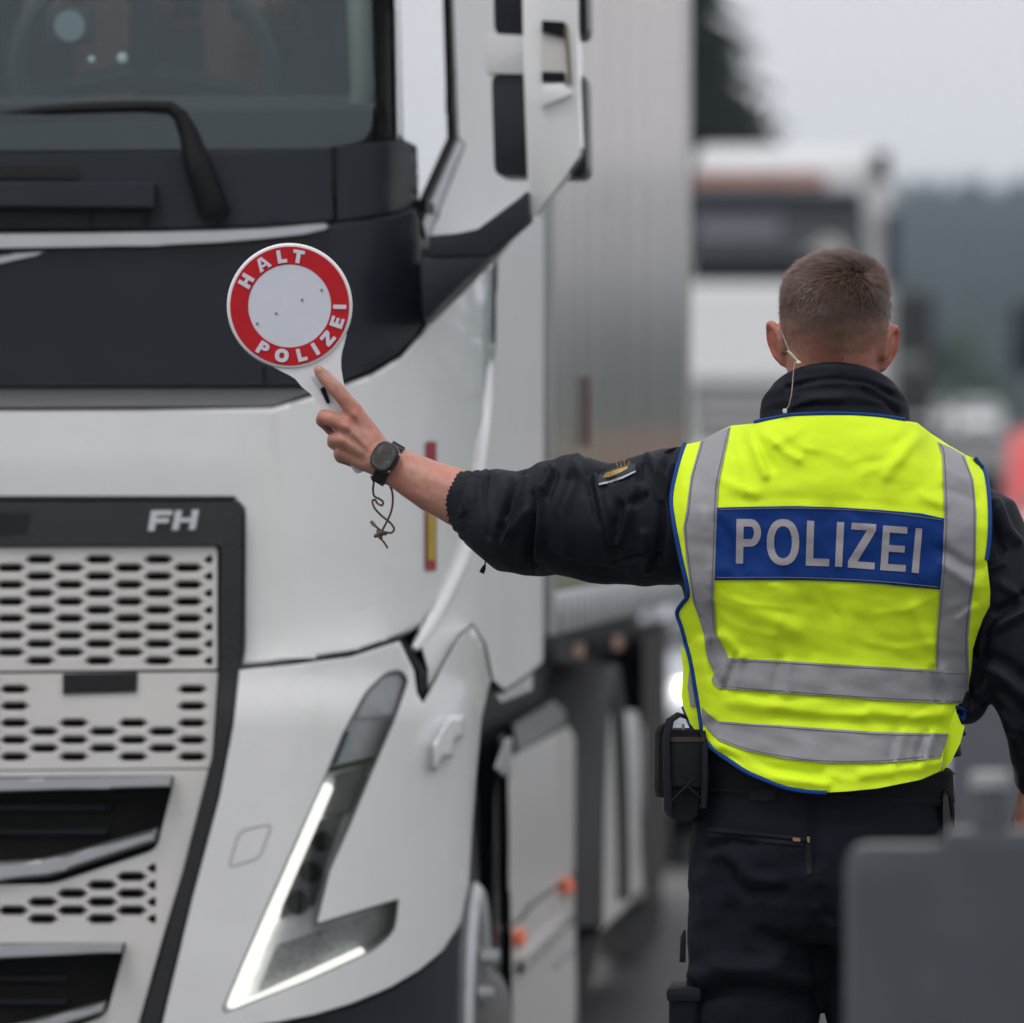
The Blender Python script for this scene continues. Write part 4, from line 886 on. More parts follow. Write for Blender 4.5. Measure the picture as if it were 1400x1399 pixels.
barrier(15.6, 1302, 940, .423, 'grey plastic barrier panel standing on the road past the officer\'s right elbow', 'barrier panels', pm('paler barrier plastic', (.115, .127, .148), .5, var=.06))  # this panel is paler, to set it apart from the nearer one
# ------------------------------------------------------------------ the officer
Y0 = 11.37; K = Y0 / FPX                       # metres per photo pixel where he stands
def pp(px, py, dy=0.0): return pY(px, py, Y0 + dy)
OF = thing('person', (pp(1128, 2000).x, Y0, 0), 'officer seen from behind in dark uniform and neon yellow vest, left arm stretched out', 'person')
def col_mat(name, rough, bump=0., bs=300., spec=.4, sss=0.):
    m = bpy.data.materials.new(name); m.use_nodes = True; t = m.node_tree; p = t.nodes['Principled BSDF']
    a = t.nodes.new('ShaderNodeAttribute'); a.attribute_name = 'tone'
    tcn = t.nodes.new('ShaderNodeTexCoord'); n = t.nodes.new('ShaderNodeTexNoise'); n.inputs['Scale'].default_value = 90; n.inputs['Detail'].default_value = 5; t.links.new(tcn.outputs['Object'], n.inputs['Vector'])
    r = t.nodes.new('ShaderNodeMapRange'); r.inputs[1].default_value = .3; r.inputs[2].default_value = .7; r.inputs[3].default_value = .88; r.inputs[4].default_value = 1.12; t.links.new(n.outputs['Fac'], r.inputs[0])
    s = t.nodes.new('ShaderNodeVectorMath'); s.operation = 'SCALE'; t.links.new(a.outputs['Color'], s.inputs[0]); t.links.new(r.outputs[0], s.inputs['Scale']); n3 = t.nodes.new('ShaderNodeTexNoise'); n3.inputs['Scale'].default_value = 28; n3.inputs['Detail'].default_value = 4; t.links.new(tcn.outputs['Object'], n3.inputs['Vector'])
    r3 = t.nodes.new('ShaderNodeMapRange'); r3.inputs[1].default_value = .4; r3.inputs[2].default_value = .68; t.links.new(n3.outputs['Fac'], r3.inputs[0])
    mm = t.nodes.new('ShaderNodeMix'); mm.data_type = 'RGBA'; mm.inputs['A'].default_value = (1, 1, 1, 1); mm.inputs['B'].default_value = (1.06, .86, .84, 1); t.links.new(r3.outputs[0], mm.inputs['Factor'])
    m2 = t.nodes.new('ShaderNodeVectorMath'); m2.operation = 'MULTIPLY'; t.links.new(s.outputs[0], m2.inputs[0]); t.links.new(mm.outputs['Result'], m2.inputs[1])
    t.links.new(m2.outputs[0], p.inputs['Base Color'])
    p.inputs['Roughness'].default_value = rough; p.inputs['Specular IOR Level'].default_value = spec
    if sss: p.inputs['Subsurface Weight'].default_value = sss; p.inputs['Subsurface Radius'].default_value = (.9, .35, .2); p.inputs['Subsurface Scale'].default_value = .004
    nb = t.nodes.new('ShaderNodeTexNoise'); nb.inputs['Scale'].default_value = bs; nb.inputs['Detail'].default_value = 3; t.links.new(tcn.outputs['Object'], nb.inputs['Vector'])
    b = t.nodes.new('ShaderNodeBump'); b.inputs['Strength'].default_value = bump; b.inputs['Distance'].default_value = .0012; t.links.new(nb.outputs['Fac'], b.inputs['Height']); t.links.new(b.outputs[0], p.inputs['Normal'])
    return m
def set_tone(me, C):
    at = me.attributes.new('tone', 'FLOAT_COLOR', 'POINT'); a = np.ones((len(C), 4)); a[:, :3] = C; at.data.foreach_set('color', a.ravel())
# --- body: one skin from head to foot
HROWS = [(347, 10, .018, .02, 1143), (349, 24, .036, .04, 1143), (354, 35, .055, .055, 1143), (363, 50, .073, .070, 1142), (376, 63, .088, .085, 1142), (390, 70, .096, .093, 1142), (410, 74, .100, .096, 1141), (430, 75.5, .100, .094, 1141),
         (450, 74.5, .094, .092, 1141), (468, 70, .084, .092, 1140), (485, 64.5, .072, .094, 1139), (500, 62.5, .064, .094, 1138), (520, 61, .060, .092, 1138), (540, 58, .060, .080, 1138), (556, 56, .060, .058, 1138), (600, 60, .064, .05, 1138), (640, 80, .07, .05, 1138)]
YH = .015
def headring(row, n=40):
    py, w, bk, fr, c = row; out_ = []
    for k in range(n):
        a = 2 * math.pi * k / n; sx_, sy_ = math.cos(a), math.sin(a)
        out_.append(pp(c + w * sx_ * abs(sx_) ** -.08 if abs(sx_) > 1e-6 else c, py, 0) + Vector((0, YH - (bk if sy_ > 0 else fr) * sy_ , 0)))
    return out_
HY = .205                                       # the raised hand is this much further on than the shoulders
body = [loft_vf([headring(r) for r in HROWS])]
def ear(cx, cy, s):
    M = Matrix.Rotation(s * R(16), 3, 'Y') @ Matrix.Rotation(s * R(-13), 3, 'Z')
    c = pp(cx, cy, YH + .0)
    A = ellip_vf(c, (.0070, .018, .027), 14, 12, M)
    rim = [c + M @ Vector((s * .004 + s * .003 * math.cos(t * 1.0), -.004 + .019 * math.cos(t), .004 + .027 * math.sin(t))) for t in [R(q) for q in range(-60, 231, 20)]]
    lobe = ellip_vf(c + M @ Vector((0, .004, -.024)), (.007, .010, .011), 10, 8, M)
    return [A, capsule_vf(rim, [.0052] * len(rim), 8), lobe]
body += ear(1064, 470, -1) + ear(1213, 476, 1)
hc = pp(1140, 470, YH + .09)
body += [ellip_vf(hc + Vector((0, .012, .0)), (.014, .022, .024)), ellip_vf(hc + Vector((0, .004, .012)), (.010, .014, .03)), ellip_vf(hc + Vector((0, -.006, -.044)), (.026, .014, .010)), ellip_vf(hc + Vector((0, -.012, .036)), (.052, .014, .011)),
         ellip_vf(hc + Vector((0, -.012, -.075)), (.028, .022, .020))]
def limb(l, seg=18): return capsule_vf([pp(a, b, d) for a, b, d, r in l], [r * K for a, b, d, r in l], seg)
# left arm, hand with five fingers round the paddle
h = HY
body += [limb([(975, 706, .01, 36), (860, 706, .06, 38), (770, 705, .10, 40), (690, 695, .16, 43), (630, 682, .185, 41), (590, 664, .195, 35.5), (560, 649, .20, 30.5), (538, 636, h, 27), (520, 626, h, 26)])]
body += [limb([(522, 618, h, 17), (502, 590, h + .002, 15.5), (484, 565, h - .002, 13)]), limb([(520, 624, h - .002, 17), (496, 600, h - .004, 16), (471, 581, h - .004, 13)]),
         limb([(518, 630, h, 17), (494, 613, h - .002, 15.5), (467, 600, h, 12.5)]), limb([(515, 636, h + .004, 16), (494, 628, h + .004, 14), (470, 619, h + .008, 12)]),
         limb([(512, 612, h + .022, 16), (494, 600, h + .030, 15), (480, 585, h + .036, 12)]), limb([(505, 628, h + .014, 20), (485, 606, h + .012, 18)])]
body += [limb([(484, 563, h - .002, 12.6), (470, 545, h - .006, 11.0), (458, 531, h - .006, 11.2), (446, 518, h - .003, 9.6), (436, 507, h - .001, 8.2)]),          # index along the grip
         limb([(471, 580, h - .004, 12.0), (455, 574, h - .004, 10.8), (443, 569.5, h + .004, 10.6), (440, 574, h + .022, 10), (452, 586, h + .040, 9.4), (466, 592, h + .046, 8.6)]),   # middle, bent round it
         limb([(466, 599, h, 11.5), (458, 601, h + .012, 11), (456, 605, h + .030, 10.4), (470, 612, h + .046, 9), (482, 616, h + .046, 8)]),
         limb([(468, 619, h + .008, 11), (464, 621, h + .018, 10), (466, 626, h + .034, 9), (482, 632, h + .044, 8)]),
         limb([(494, 594, h + .036, 12.5), (478, 574, h + .046, 11.5), (466, 556, h + .048, 10.5), (460, 545, h + .046, 9)])]             # thumb behind the grip
# right arm and relaxed hand
body += [limb([(1318, 700, .01, 36), (1388, 805, .01, 36), (1432, 915, .0, 36), (1432, 1000, .03, 33), (1420, 1060, .05, 24), (1416, 1084, .055, 22)]),
         limb([(1416, 1090, .055, 26), (1414, 1130, .06, 28)])]
for i, (fx, L_) in enumerate(((1396, 60), (1408, 68), (1420, 64), (1431, 52))): body.append(limb([(fx, 1138, .055, 9.5), (fx - 2, 1138 + L_ * .5, .06, 8.6), (fx - 6, 1138 + L_, .075 , 7.5)], 10))
body.append(limb([(1398, 1104, .065, 12), (1388, 1134, .085, 10), (1386, 1158, .09, 8.5)], 10))
# trunk and legs, hidden by the clothes
def tring(py, c, w, d, dy=0, n=24): return [pp(c + w * math.cos(t), py) + Vector((0, dy + d * math.sin(t), 0)) for t in [2 * math.pi * k / n for k in range(n)]]
body.append(loft_vf([tring(600, 1138, 90, .05), tring(650, 1138, 150, .065), tring(760, 1138, 150, .08), tring(950, 1135, 150, .09), tring(1100, 1130, 150, .09), tring(1220, 1130, 150, .095)]))
LEG_L = [(1035, 1200, 0, 80), (1030, 1330, 0, 76), (1026, 1560, .01, 58), (1028, 1760, 0, 52), (1032, 1990, 0, 36), (1032, 2070, 0, 36)]
LEG_R = [(1225, 1200, 0, 80), (1226, 1330, 0, 76), (1226, 1560, .02, 58), (1228, 1760, .02, 52), (1230, 1990, .02, 36), (1230, 2070, .02, 36)]
body += [limb(LEG_L), limb(LEG_R)]
for fx, fy in ((1030, 0), (1232, .02)): body.append(capsule_vf([pp(fx, 2088, fy - .04), pp(fx, 2092, fy + .14)], [.042, .034]))
bme = fuse(body, .0031, 4, .5)
BP = get_co(bme); bpx, bpy_ = proj(BP)
skin = np.array([.43, .220, .165]); C = np.tile(skin, (len(BP), 1))
hd = (bpy_ < 565) & (bpx > 1040) & (bpx < 1240)
redn = np.clip((np.abs(bpx - 1140) - 72) / 8, 0, 1) * hd + .35 * np.clip((bpy_ - 470) / 25, 0, 1) * hd
C = C * (1 - redn[:, None]) + np.array([.44, .145, .105]) * redn[:, None]
fr_ = np.clip((BP[:, 1] - (Y0 + YH + .055)) / .03, 0, 1)                  # face side
hairline = 468 + 14 * np.exp(-((bpx - 1140) / 22) ** 2) - 10 * np.clip(np.abs(bpx - 1140) / 75, 0, 1) ** 2
cover = np.clip((hairline + 22 - bpy_) / 62, 0, 1) * hd
cover = np.where(fr_ > 0, cover * np.clip((385 - bpy_) / 15, 0, 1) * (fr_ > 0) + cover * (1 - fr_) * (fr_ <= 1) * 0 + cover * (1 - fr_), cover); cover = np.clip(cover, 0, 1)
isear = (np.abs(bpx - 1141) > 73) & (bpy_ > 438) & hd; cover[isear] *= 0
C = C * (1 - .90 * cover[:, None]) + np.array([.060, .038, .031]) * (.90 * cover[:, None])
arm = (bpx < 700)
knu = np.zeros(len(BP))
for kx, ky in ((484, 563), (471, 580), (466, 600), (468, 619), (458, 531)): knu += np.exp(-((bpx - kx) ** 2 + (bpy_ - ky) ** 2) / 60.)
C[arm] = C[arm] * (1 - .35 * np.clip(knu[arm], 0, 1)[:, None]) + np.array([.40, .15, .11]) * (.35 * np.clip(knu[arm], 0, 1)[:, None])
# tendons and creases on the back of the hand
N_ = get_no(bme); toc = (CAM - BP); toc /= np.linalg.norm(toc, axis=1)[:, None]; fc = np.clip((N_ * toc).sum(1), 0, 1)
hf = [(.0016, 3.2, [(512, 612), (486, 568)]), (.0016, 3.2, [(508, 618), (475, 584)]), (.0014, 3.0, [(503, 624), (470, 602)]), (-.0016, 4, [(500, 600), (482, 578)]), (-.0014, 4, [(495, 612), (474, 594)]), (-.001, 2, [(460, 536), (455, 527)]), (-.001, 1.5, [(450, 526), (446, 516)]),
      (.0022, 6, [(484, 565), (484, 566)]), (.0022, 6, [(471, 582), (472, 582)]), (.002, 6, [(464, 602), (465, 602)]), (-.002, 5, [(478, 590), (470, 592)]), (-.0022, 5, [(462, 590), (456, 590)])]
disp = folds_at(bpx, bpy_, hf) * fc * (bpx < 545) * (bpy_ < 660)
disp += .0006 * wave_noise(BP, .012, 1) * (arm | hd)
BP2 = BP + N_ * disp[:, None]; set_co(bme, BP2); set_tone(bme, C)
M_skin2 = col_mat('officer skin', .46, .25, 420, .4, .10)
bvh_body = BVHTree.FromPolygons([Vector(p) for p in BP2], [tuple(p.vertices) for p in bme.polygons])
hmask = np.where((cover > .05) & (bpy_ < 500) & (bpy_ > 330))[0]
HP, HN, HC = BP2[hmask].copy(), N_[hmask].copy(), cover[hmask].copy()
hpx, hpy = bpx[hmask], bpy_[hmask]
BO = mkobj('body', bme, M_skin2, OF, True, None)
nail = ellip_vf(pp(437, 507, h - .009), (.0045, .0015, .006), 10, 8, Matrix.Rotation(R(-38), 3, 'Y'))
mkobj('fingernail', mesh_vf(*nail), pm('fingernail', (.50, .27, .21), .3), BO)
for s in (-1, 1):
    e_ = mkobj('eye', mesh_vf(*ellip_vf(pp(1140 + s * 30, 447, YH + .082), (.012, .012, .012), 12, 8)), pm('eye white', (.7, .68, .66), .2), BO)
    mkobj('iris', mesh_vf(*ellip_vf(pp(1140 + s * 30, 447, YH + .0905), (.0055, .004, .0055), 10, 6)), pm('iris', (.05, .07, .08), .2), e_)
# --- hair: short strands, longer on top, faded at the sides
def grow_hair():
    V = []; Fc = []; Cc = []
    wh = pp(1182, 372, YH - .07)                # whorl at the crown
    n = 34000; pick = rng.choice(len(HP), n, p=HC / HC.sum())
    for i in pick:
        p = Vector(HP[i]) + Vector(rng.normal(0, .0014, 3)); nrm = Vector(HN[i]); py = hpy[i]; px_ = hpx[i]
        top = float(sstep((452 - py) / 84)); L = .0014 + .0165 * top ** 1.3 * rng.uniform(.7, 1.15)
        d = (p - wh); d -= nrm * d.dot(nrm); dl = max(d.length, .004); d /= dl
        swirl = nrm.cross(d) * math.exp(-dl / .03) * .9
        left = Vector((-1, .35, -.1)); left -= nrm * left.dot(nrm)
        down = Vector((0, 0, -1)); down -= nrm * down.dot(nrm)
        t = d * .55 + swirl + left * (.75 * top) + down * (1.0 - .7 * top)
        t = t.normalized() if t.length > 1e-5 else down
        cl_ = .22 * math.sin(px_ * .55 + py * .3) + .18 * math.sin(px_ * .23 - py * .41)
        t = (t + nrm.cross(t) * (cl_ + rng.normal(0, .16))).normalized()
        lift = .34 + .40 * top * max(0, 1 - dl / .09) + rng.normal(0, .11)
        a_ = p - nrm * .001; b_ = p + (t * .55 + nrm * lift * .8) * L * .55; c_ = p + (t * 1.0 + nrm * lift * .9) * L
        wv = nrm.cross(t).normalized() * (.00030 + .00016 * top); o = len(V)
        V += [a_ - wv, a_ + wv, b_ + wv * .8, b_ - wv * .8, c_]
        Fc += [(o, o + 1, o + 2, o + 3), (o + 3, o + 2, o + 4)]
        sh = rng.uniform(.6, 1.45); warm = rng.uniform(.9, 1.15); base = np.array([.080 * warm, .047, .034]) * sh * (.75 + .5 * top)
        Cc += [base * .8, base * .8, base, base, base * 1.25]
    me = mesh_vf(V, Fc); set_tone(me, np.array(Cc)); return mkobj('hair', me, col_mat('hair', .42, 0, 100, .5), OF, True, None)
grow_hair()
# --- vest form: how the vest lies over the back
VR = np.array([(560, 1030, 1246), (575, 985, 1292), (600, 910, 1362), (640, 882, 1390), (700, 870, 1403), (780, 876, 1402), (830, 898, 1384), (880, 914, 1356), (940, 930, 1334), (1000, 936, 1328), (1090, 940, 1318)], float)
VT = np.array([(915, 622), (935, 606), (956, 603), (1000, 581), (1032, 577), (1088, 567), (1148, 565), (1232, 572), (1254, 576), (1272, 590), (1318, 621), (1346, 646), (1366, 668)], float)
VFOLD = [(.0050, 6, [(1022, 588), (1034, 618), (1046, 650)]), (.0040, 6, [(1052, 596), (1074, 618), (1092, 628)]), (-.004, 6, [(1036, 600), (1056, 640)]), (.003, 8, [(985, 655), (1030, 676)]), (.003, 7, [(1090, 590), (1060, 606)]),
         (.0040, 9, [(1264, 588), (1236, 612), (1212, 650)]), (-.0035, 7, [(1250, 584), (1228, 606)]), (-.0012, 7, [(982, 684), (1120, 682), (1285, 697)]), (.003, 8, [(1288, 690), (1262, 676)]), (.003, 7, [(1292, 640), (1336, 664)]), (-.003, 6, [(1290, 668), (1335, 684)]),
         (-.0045, 7, [(1290, 752), (1316, 772), (1340, 778)]), (.004, 7, [(1290, 772), (1330, 800)]), (.003, 6, [(1312, 846), (1330, 830)]), (-.004, 5, [(1308, 838), (1334, 822)]), (-.003, 6, [(990, 720), (1010, 780)]), (.0035, 7, [(960, 700), (966, 760), (970, 820)]),
         (.0045, 7, [(986, 870), (1000, 880), (1012, 896)]), (-.006, 4, [(1006, 896), (990, 940)]), (.004, 5, [(1000, 900), (986, 936)]), (.003, 5, [(1014, 900), (1004, 944)]), (-.003, 5, [(1066, 900), (1056, 946)]), (.003, 8, [(1078, 906), (1074, 948)]),
         (-.006, 3, [(1275, 914), (1278, 940), (1284, 962)]), (.0035, 6, [(1290, 916), (1302, 956)]), (-.006, 4, [(1266, 1000), (1258, 1020), (1252, 1042)]), (.005, 6, [(1276, 1002), (1266, 1040)]), (-.003, 5, [(1222, 1000), (1216, 1040)]), (.0035, 6, [(1236, 1002), (1226, 1042)]),
         (.004, 9, [(1000, 960), (1090, 972), (1180, 978)]), (-.003, 7, [(1060, 980), (1180, 988), (1280, 992)]), (.004, 8, [(1190, 970), (1240, 980), (1290, 976)]), (-.0035, 5, [(1236, 984), (1262, 968)]), (-.0055, 8, [(992, 1030), (1050, 1052), (1120, 1058)]), (.005, 7, [(980, 1018), (1060, 1062), (1130, 1072)]), (.004, 7, [(1180, 1058), (1260, 1050), (1292, 1040)]),
         (.004, 9, [(960, 880), (966, 930), (970, 976)]), (-.006, 5, [(972, 880), (976, 920), (984, 936)]), (.003, 12, [(1010, 830), (1090, 860)]), (-.002, 9, [(1090, 800), (1106, 850), (1112, 890)]), (.0022, 8, [(1060, 802), (1066, 850)]), (.003, 10, [(1250, 830), (1270, 880)])]
VFOLD += [(.0020, 3.5, [(1004, 596), (1016, 640), (1020, 676)]), (.0018, 3.2, [(1070, 590), (1100, 612), (1150, 622)]), (.0018, 3.2, [(1258, 598), (1230, 632), (1180, 648)]), (-.0016, 3.5, [(1246, 600), (1215, 626), (1170, 636)]), (.0018, 3.5, [(986, 812), (1020, 826), (1080, 832)]), (.0017, 3.2, [(984, 840), (1010, 858), (1060, 870)]), (-.0016, 3.5, [(1120, 806), (1150, 850), (1160, 896)]),
          (.0017, 3.2, [(1276, 816), (1240, 834), (1200, 838)]), (.0018, 3.2, [(1274, 880), (1230, 886), (1190, 880)]), (.0018, 3.0, [(1010, 955), (1060, 964), (1120, 962)]), (-.0016, 3.0, [(1120, 972), (1180, 968), (1240, 974)]), (.0018, 3.0, [(1100, 1052), (1160, 1066), (1220, 1060)]), (.0016, 3.0, [(1150, 704), (1210, 730)]), (.0014, 3.2, [(984, 776), (1040, 786)])]
VFOLD = [(a_ * (1.6 if w_ >= 6 else 1.0), max(w_, 4.5), l_) for a_, w_, l_ in VFOLD]
def vest_Y(px, py, fold=True):
    L = np.interp(py, VR[:, 0], VR[:, 1]); Rr = np.interp(py, VR[:, 0], VR[:, 2]); c = (L + Rr) / 2; hw = (Rr - L) / 2
    u = np.clip(np.abs(px - c) / hw, 0, .985); E = (1 - u ** 2.5) ** .4
    yt = np.interp(px, VT[:, 0], VT[:, 1]); v = np.clip((py - yt + 2) / 120., .004, 1); s0 = .74 * sstep((150 - np.abs(px - 1139)) / 60.); Sv = s0 + (1 - s0) * np.sqrt(1 - (1 - v) ** 2)
    b = np.interp(py, [560, 640, 720, 800, 900, 1000, 1085], [.118, .132, .146, .144, .122, .130, .152])
    Y = Y0 + .03 - (b + .03) * E * Sv
    # spine hollow and shoulder blades
    Y = Y + .010 * np.exp(-((px - 1138) / 26) ** 2) * np.exp(-((py - 800) / 170) ** 2)
    if fold:
        P = np.stack([px * K, py * K, np.zeros_like(px)], 1)
        Y = Y - folds_at(px, py, VFOLD) * np.clip(v * 3, 0, 1) - .0012 * wave_noise(P, .024, 0) - .0007 * wave_noise(P, .011, 2, (.8, 1.3, 1))
    return Y
def VS(px, py, off=0): px = np.atleast_1d(np.asarray(px, float)); py = np.atleast_1d(np.asarray(py, float)); return atY(px, py, vest_Y(px, py) + off)
vout = [(1032, 579), (1060, 572), (1088, 568.5), (1148, 567), (1200, 570), (1234, 575), (1254, 578), (1272, 592), (1296, 608), (1320, 622), (1333, 627), (1346, 648), (1352, 690), (1352, 732), (1349, 764), (1354, 810), (1353, 829), (1344, 846), (1336, 868), (1330, 888), (1328, 917), (1322, 945), (1309, 966), (1304, 985), (1296, 1006), (1290, 1030), (1287, 1054),
        (1260, 1066), (1200, 1078), (1160, 1082), (1124, 1084), (1072, 1076), (1020, 1054), (980, 1027), (960, 1008), (957, 980), (950, 940), (944, 902), (938, 880), (932, 856), (926, 837), (934, 824), (940, 814), (939, 796), (932, 764), (922, 715), (918, 680), (925, 644), (936, 608), (956, 604), (978, 592), (1000, 582)]
def fabric(name, col, rough=.75, weave=.35, var=.05, sheen=.0, spec=.3, scale=2200):
    m = pm(name, col, rough, var=var, vs_=14, sheen=sheen, spec=spec); t = m.node_tree; p = t.nodes['Principled BSDF']
    tcn = t.nodes.new('ShaderNodeTexCoord'); bn = None
    w1 = t.nodes.new('ShaderNodeTexWave'); w1.bands_direction = 'X'; w1.inputs['Scale'].default_value = scale / 6; t.links.new(tcn.outputs['Object'], w1.inputs['Vector'])
    w2 = t.nodes.new('ShaderNodeTexWave'); w2.bands_direction = 'Z'; w2.inputs['Scale'].default_value = scale / 6; t.links.new(tcn.outputs['Object'], w2.inputs['Vector'])
    nn = t.nodes.new('ShaderNodeTexNoise'); nn.inputs['Scale'].default_value = 60; nn.inputs['Detail'].default_value = 5; t.links.new(tcn.outputs['Object'], nn.inputs['Vector'])
    ad = t.nodes.new('ShaderNodeMath'); ad.operation = 'ADD'; t.links.new(w1.outputs['Fac'], ad.inputs[0]); t.links.new(w2.outputs['Fac'], ad.inputs[1])
    b1 = t.nodes.new('ShaderNodeBump'); b1.inputs['Strength'].default_value = weave; b1.inputs['Distance'].default_value = .0004; t.links.new(ad.outputs[0], b1.inputs['Height'])
    b2 = t.nodes.new('ShaderNodeBump'); b2.inputs['Strength'].default_value = .30; b2.inputs['Distance'].default_value = .004; t.links.new(nn.outputs['Fac'], b2.inputs['Height']); t.links.new(b1.outputs[0], b2.inputs['Normal']); t.links.new(b2.outputs[0], p.inputs['Normal'])
    return m
M_neon = fabric('neon yellow fabric', (.66, .88, .012), .7, .3, .03)
M_tape = fabric('grey reflective tape', (.25, .25, .27), .45, .15, .08, spec=.35)
M_blue = fabric('police blue print', (.0012, .030, .175), .6, .2, .06, spec=.15)
M_pipe = fabric('blue binding', (.002, .040, .21), .6, .3, .05, spec=.2)
M_jack = fabric('black navy jacket cloth', (.0046, .0060, .0122), .60, .12, .12, spec=.17)
M_trou = fabric('navy trouser cloth', (.0060, .0074, .0130), .75, .3, .15, spec=.10)
VE = drape('vest', vout, VS, M_neon, OF, th=.004, sx=4, sy=4, ang=85)
# front half of the vest, round the chest
def VSF(px, py, off=0):
    px = np.atleast_1d(np.asarray(px, float)); py = np.atleast_1d(np.asarray(py, float))
    return atY(px, py, 2 * (Y0 + .03) - vest_Y(px, py, False) - .012 + off)
vfr = [(1050, 600), (1138, 700), (1225, 600)] + [p for p in vout[6:-3] if not (1286 < p[0] < 1290)] + [(956, 604), (1000, 582)]
drape('vest_front', vfr, VSF, M_neon, VE, th=.003, sx=24, sy=24, ang=60)
to = -.0042; tt = .0036
drape('tape_upright', [(958, 603), (978, 592), (999, 583.5), (991, 620), (982, 662), (980, 700), (978, 764), (976, 820), (979, 868), (994, 894), (996, 906), (980, 930), (966, 896), (962, 866), (955, 844), (946, 820), (938, 764), (934, 722), (938, 700), (944, 652)], VS, M_tape, VE, off=to + .0008, th=tt, sx=4, sy=4, ang=85)
drape('tape_upright', [(1282, 604), (1300, 612), (1319, 623), (1331, 656), (1335, 700), (1334, 780), (1328, 828), (1324, 872), (1325, 926), (1279, 922), (1281, 860), (1288, 780), (1291, 700), (1288, 622)], VS, M_tape, VE, off=to + .0008, th=tt, sx=4, sy=4, ang=85)
drape('tape_band', [(991, 899.5), (1020, 901), (1080, 904), (1140, 908), (1210, 912), (1278, 916), (1325, 921), (1322, 944), (1315, 962), (1260, 960), (1200, 957), (1140, 952), (1072, 948), (1010, 943), (982, 941), (973, 930), (976, 922)], VS, M_tape, VE, off=to, th=tt, sx=4, sy=4, ang=85)
drape('tape_band', [(959, 967), (970, 978), (982, 986), (1020, 989), (1072, 992), (1140, 997), (1200, 1001), (1250, 1002), (1297, 1003), (1292, 1020), (1286, 1036), (1240, 1041), (1200, 1043), (1124, 1043), (1072, 1037), (1020, 1026), (982, 1012), (970, 1000), (960, 988)], VS, M_tape, VE, off=to, th=tt, sx=4, sy=4, ang=85)
PB = drape('print_panel', [(980, 694), (1040, 692.5), (1092, 692), (1150, 694), (1200, 697), (1260, 702), (1291, 709), (1289, 760), (1285.5, 806), (1240, 802), (1200, 798), (1150, 795), (1092, 793), (1030, 793), (977, 793), (978, 764)], VS, M_blue, VE, off=-.0034, th=.003, sx=5, sy=5, ang=85)
M_letter = fabric('pale reflective letters', (.31, .295, .32), .5, .1, .06)
letters('letter', [('P', [(1007, 709.5), (1041, 710), (1040, 771), (1006, 770.6)], .29, .17), ('O', [(1048.5, 709.4), (1093, 709.8), (1092.5, 773.6), (1048, 773.2)], .225, .155), ('L', [(1103.5, 712), (1135, 713), (1133.6, 774.5), (1101.5, 773.5)], .31, .165),
                   ('I', [(1144.4, 713.6), (1154.2, 714), (1151.4, 775.2), (1141.6, 774.8)], 1, 1), ('Z', [(1163, 714.5), (1198, 717), (1195.6, 778.8), (1159, 776)], .26, .15), ('E', [(1207.4, 718.5), (1240.7, 720.8), (1238, 782), (1203.4, 779.6)], .29, .15), ('I', [(1252, 722), (1261, 723), (1256, 784), (1246.3, 783)], 1, 1)],
        VS, M_letter, PB, -.0046, .0011, sx=5)
M_thread = pm('grey sewing thread', (.13, .13, .14), .8, var=.2)
for ln_ in ([(994, 903), (1080, 907), (1140, 911), (1210, 915), (1320, 922)], [(986, 938), (1072, 945), (1200, 954), (1314, 959)], [(984, 989), (1072, 995), (1200, 1004), (1294, 1006)], [(984, 1010), (1020, 1023), (1072, 1034), (1124, 1040), (1200, 1040), (1284, 1033)],
            [(996, 586), (988, 620), (979, 662), (977, 700), (975, 764), (973, 820), (976, 866)], [(961, 604), (947, 652), (941, 700), (937, 722), (941, 764), (949, 820), (958, 844)], [(1285, 607), (1291, 622), (1294, 700), (1291, 780), (1284, 860), (1282, 912)], [(1316, 624), (1328, 656), (1332, 700), (1331, 780), (1325, 828), (1321, 872), (1322, 918)],
            [(983, 697), (1092, 695), (1200, 700), (1288, 711)], [(980, 790), (1092, 790), (1200, 795), (1283, 803)]):
    L_ = smoothline(ln_, 12); tube('stitching', VS([p[0] for p in L_], [p[1] for p in L_], -.0046), .0006, M_thread, VE, 4)
def bind(line, off=0.0, r=.0036, name='binding', seg=8, n=5, flat=.8):
    L = smoothline(line, n); P = VS([p[0] for p in L], [p[1] for p in L], off); return tube(name, P, r, M_pipe, VE, seg, False, flat)
bind([(1033, 577), (1062, 571), (1090, 567), (1148, 565.5), (1200, 568.5), (1236, 574)], -.001, .0040)
bind([(936, 607), (925, 644), (918, 680), (921, 713), (931, 764), (939, 798), (940, 815), (933, 825), (926, 838), (932, 857), (938, 880), (944, 902), (951, 940), (957, 978), (959, 998), (953, 1002), (945, 992)], -.001, .0036)
bind([(1333, 626), (1347, 648), (1353, 690), (1353, 732), (1349, 766)], -.001, .0042)
bind([(962, 1010), (980, 1028), (1000, 1042), (1022, 1056), (1050, 1068), (1074, 1077), (1100, 1082), (1130, 1084)], .001, .0040)
bind([(1308, 967), (1318, 972), (1316, 984), (1308, 978), (1312, 992), (1318, 1004)], -.004, .0034)
